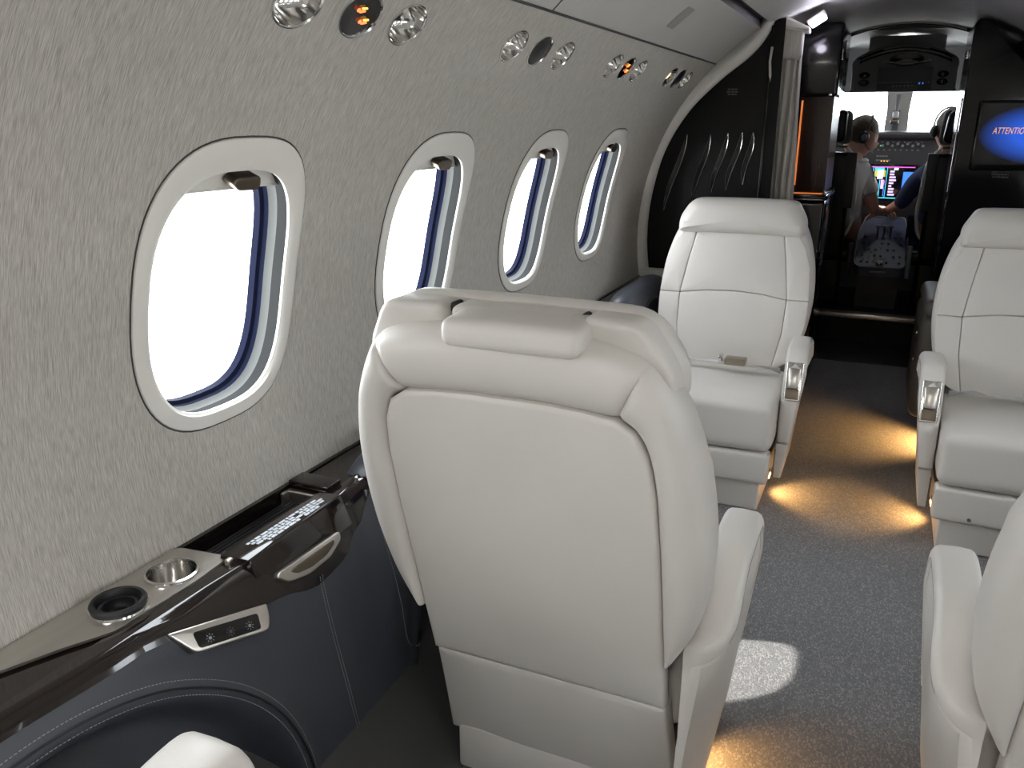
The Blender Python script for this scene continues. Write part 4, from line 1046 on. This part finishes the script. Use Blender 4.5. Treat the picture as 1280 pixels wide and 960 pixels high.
# ---------------------------------------------------------------- pilots
def skinned(name, nodes, edges, m_, parent, root=0, sub=2):
    me = bpy.data.meshes.new(name); off = root_loc(parent)
    me.from_pydata([tuple(Vector(n_[0])-off) for n_ in nodes], edges, []); o = bpy.data.objects.new(name, me); C.objects.link(o); o.parent = parent
    md = o.modifiers.new('s', 'SKIN'); md.use_smooth_shade = True
    for i, n_ in enumerate(nodes):
        r = n_[1]; r = (r, r) if not isinstance(r, tuple) else r; me.skin_vertices[0].data[i].radius = r
    me.skin_vertices[0].data[root].use_root = True
    o.modifiers.new('b', 'SUBSURF').levels = sub; o.modifiers[-1].render_levels = sub
    bpy.context.view_layer.update(); dg = bpy.context.evaluated_depsgraph_get()
    nm = bpy.data.meshes.new_from_object(o.evaluated_get(dg)); o.modifiers.clear(); o.data = nm; nm.materials.clear(); nm.materials.append(M[m_])
    nm.polygons.foreach_set('use_smooth', [True]*len(nm.polygons)); return o
def ellipsoid(c_, r, seg=20, rg=12, f=None):
    V, F = [], []
    for i in range(rg+1):
        a = pi*i/rg
        for j in range(seg):
            b_ = 2*pi*j/seg; p = Vector((math.sin(a)*math.cos(b_), math.sin(a)*math.sin(b_), math.cos(a)))
            if f: p = f(p)
            V.append(Vector((p.x*r[0], p.y*r[1], p.z*r[2]))+Vector(c_))
    for i in range(rg):
        for j in range(seg): a = i*seg+j; b_ = i*seg+(j+1) % seg; F.append((a, b_, b_+seg, a+seg))
    return V, F
def rot_about(ms, c_, ang, ax):
    mt = Matrix.Translation(c_) @ Matrix.Rotation(ang, 4, ax) @ Matrix.Translation(-Vector(c_)); return xform(ms, mt)
def person(label, shirt, sleeve, nodes, edges, head, face_yaw, pitch, arm, hand_dir, loc, short):
    t = thing('person', label, 'person', loc)
    hx, hy, hz = head; n0 = len(nodes)
    body = skinned('body', nodes, edges, 'skin', t)
    # face: nose, brow and chin shape on an egg head; looks towards +Y before turning
    def shape(p):
        q = p.copy()
        if q.y > 0: q.x *= 1-.12*max(0, -q.z); q.y *= 1+.03*max(0, -q.z)
        q.x *= 1-.18*max(0, -q.z-.2); return q
    H = ellipsoid(head, (.084, .106, .132), 28, 20, shape)
    V = []
    for p in H[0]:
        d = Vector(p)-Vector(head)
        if d.y > .03:
            g = math.exp(-(d.x/.013)**2)*math.exp(-((d.z+.012)/.022)**2)*.026          # nose
            g += math.exp(-(d.x/.022)**2)*math.exp(-((d.z+.052)/.008)**2)*.006          # lips
            g -= (math.exp(-((abs(d.x)-.030)/.014)**2)*math.exp(-((d.z-.014)/.012)**2))*.008  # eye sockets
            g += math.exp(-((d.z-.034)/.010)**2)*.004*math.exp(-(d.x/.05)**2)
            g += math.exp(-(d.x/.02)**2)*math.exp(-((d.z+.095)/.014)**2)*.010
            d.y += g
        V.append(Vector(head)+d)
    def turn(ms): return rot_about(rot_about(ms, head, pitch, 'X'), head, face_yaw, 'Z')
    hd = obj('head', *turn((V, H[1])), 'skin', t)
    for s in (-1, 1):
        obj('ear', *turn(ellipsoid((hx+s*.078, hy-.002, hz-.004), (.010, .018, .028), 10, 8)), 'skin', hd)
        obj('eye', *turn(ellipsoid((hx+s*.030, hy+.090, hz+.012), (.011, .009, .008), 10, 8)), 'shirt_white', hd)
        obj('headset_cap', *turn(ellipsoid((hx+s*.112, hy+.0, hz-.002), (.014, .020, .024), 12, 8)), 'knob_grey', hd)
        cs = obj('headset_cup', *turn(join(ellipsoid((hx+s*.098, hy+.0, hz-.002), (.022, .036, .042), 16, 10))), 'black_plastic', hd)
    def hairf(p):
        q = p.copy()
        return q
    HV, HF = ellipsoid((hx, hy-.008, hz+.012), (.090, .110, .134), 28, 20, shape)
    HF = [f for f in HF if sum(HV[i].z for i in f)/len(f) > hz+.062 or (sum(HV[i].y for i in f)/len(f) < hy-.015 and sum(HV[i].z for i in f)/len(f) > hz-.055)]
    obj('hair', *turn((HV, HF)), 'hair', hd)
    obj('headset_band', *turn(tube([(hx+.102*math.cos(a), hy+.0, hz+.02+.132*math.sin(a)) for a in [pi*k/16 for k in range(17)]], .006, 8)), 'reveal_light', hd)
    obj('headset_mic', *turn(tube(catmull([(hx+.094, hy+.01, hz-.02), (hx+.088, hy+.06, hz-.05), (hx+.04, hy+.115, hz-.058)], 5), .003, 6)), 'black_plastic', hd)
    sh = skinned('shirt', sleeve[0], sleeve[1], shirt, t)
    obj('collar', *tube([(hx+.055*math.cos(a), hy-.02+.055*math.sin(a), hz-.155) for a in [2*pi*k/16 for k in range(16)]], .014, 8, closed=True), shirt, t)
    # hand
    wr = Vector(arm); d = Vector(hand_dir).normalized(); side_ = d.cross(Vector((0, 0, 1))).normalized(); nrm = side_.cross(d)
    N = [(wr, .024), (wr+d*.045, (.034, .018)), (wr+d*.085, (.036, .014))]; E = [(0, 1), (1, 2)]
    hn = skinned('palm', N, E, 'skin', t)
    for k, (o_, L_) in enumerate(((-.028, .065), (-.010, .075), (.009, .070), (.027, .055))):
        b_ = wr+d*.085+side_*o_; skinned('finger', [(b_-d*.015, .0085), (b_+d*L_*.45-nrm*.006, .008), (b_+d*L_*.75-nrm*.022, .0072), (b_+d*L_*.9-nrm*.040, .006)], [(0, 1), (1, 2), (2, 3)], 'skin', hn, 0, 1)
    b_ = wr+d*.03-side_*.030; skinned('thumb', [(b_, .010), (b_+d*.03-side_*.016-nrm*.006, .009), (b_+d*.055-side_*.016-nrm*.02, .0075)], [(0, 1), (1, 2)], 'skin', hn, 0, 1)
    return t, hd
# left pilot, white shirt
hp = (-.212, 6.36, 1.305)
P = [((-.30, 6.45, .66), (.15, .12)), ((-.30, 6.42, .85), (.14, .11)), ((-.29, 6.40, 1.02), (.16, .11)), ((-.26, 6.38, 1.13), (.10, .08)), ((-.235, 6.36, 1.20), (.056, .056)), ((-.22, 6.36, 1.26), (.055, .058)),
     ((-.165, 6.40, 1.075), .062), ((-.110, 6.44, .93), .050), ((-.080, 6.46, .81), .045), ((-.035, 6.56, .800), .036), ((.0, 6.64, .80), .026),
     ((-.42, 6.40, 1.06), .06), ((-.47, 6.46, .90), .048), ((-.40, 6.62, .84), .036), ((-.36, 6.72, .86), .026),
     ((-.38, 6.60, .66), .085), ((-.36, 6.82, .62), .062), ((-.36, 6.90, .40), .05), ((-.22, 6.60, .66), .085), ((-.22, 6.80, .60), .06), ((-.22, 6.88, .40), .05)]
E_ = [(0, 1), (1, 2), (2, 3), (3, 4), (4, 5), (2, 6), (6, 7), (7, 8), (8, 9), (9, 10), (2, 11), (11, 12), (12, 13), (13, 14), (0, 15), (15, 16), (16, 17), (0, 18), (18, 19), (19, 20)]
sv = [((-.30, 6.45, .68), (.165, .135)), ((-.30, 6.42, .85), (.155, .125)), ((-.29, 6.40, 1.02), (.172, .125)), ((-.26, 6.38, 1.12), (.115, .092)),
      ((-.165, 6.40, 1.075), .078), ((-.118, 6.435, .955), .068), ((-.105, 6.44, .915), .066), ((-.42, 6.40, 1.06), .075), ((-.465, 6.45, .93), .064)]
person('person in a white short sleeved shirt and headset leaning over the pedestal', 'shirt_white', (sv, [(0, 1), (1, 2), (2, 3), (2, 4), (4, 5), (5, 6), (2, 7), (7, 8)]), P, E_, hp, math.radians(-78), math.radians(-24), (.0, 6.64, .80), (.35, .7, -.25), (-.30, 6.45, .17), True)
# right pilot, navy sleeve
hp2 = (.325, 6.40, 1.345)
P2 = [((.36, 6.45, .66), (.15, .12)), ((.36, 6.42, .85), (.15, .11)), ((.35, 6.40, 1.03), (.16, .11)), ((.34, 6.38, 1.15), (.10, .08)), ((.33, 6.38, 1.22), (.056, .056)), ((.325, 6.40, 1.29), (.055, .058)),
      ((.215, 6.42, 1.085), .062), ((.150, 6.47, .965), .052), ((.105, 6.52, .87), .046), ((.055, 6.56, .825), .038), ((.010, 6.60, .80), .027),
      ((.48, 6.40, 1.06), .06), ((.53, 6.46, .90), .048), ((.45, 6.62, .84), .036), ((.42, 6.72, .86), .026),
      ((.42, 6.60, .66), .085), ((.42, 6.82, .62), .062), ((.42, 6.90, .40), .05), ((.26, 6.60, .66), .085), ((.24, 6.80, .62), .06), ((.24, 6.88, .40), .05)]
sv2 = [((.36, 6.45, .68), (.165, .135)), ((.36, 6.42, .85), (.165, .125)), ((.35, 6.40, 1.03), (.175, .125)), ((.34, 6.38, 1.14), (.115, .092)),
       ((.215, 6.42, 1.085), .076), ((.150, 6.47, .965), .066), ((.105, 6.52, .87), .058), ((.075, 6.545, .84), .050), ((.48, 6.40, 1.06), .075), ((.53, 6.46, .90), .06), ((.46, 6.60, .845), .05)]
t2, h2 = person('person in a navy long sleeved shirt and headset in the right pilot seat', 'shirt_navy', (sv2, [(0, 1), (1, 2), (2, 3), (2, 4), (4, 5), (5, 6), (6, 7), (2, 8), (8, 9), (9, 10)]), P2, E_, hp2, math.radians(20), math.radians(-8), (.010, 6.60, .80), (-.75, .25, -.25), (.36, 6.45, .17), False)
obj('wrist_watch', *tube([(.022+.030*math.cos(a)*.25, 6.592+.030*math.cos(a)*.6, .805+.030*math.sin(a)) for a in [2*pi*k/14 for k in range(14)]], .006, 6, closed=True), 'chrome', t2)
tr3 = [((.36, 6.47, .66), (.155, .12)), ((.42, 6.60, .66), .095), ((.42, 6.82, .62), .075), ((.42, 6.90, .42), .065), ((.26, 6.60, .66), .095), ((.24, 6.80, .62), .075), ((.24, 6.88, .42), .065)]
skinned('trousers', tr3, [(0, 1), (1, 2), (2, 3), (0, 4), (4, 5), (5, 6)], 'shirt_navy', t2)

for o in C.objects:
    if '_o' in o: del o['_o']
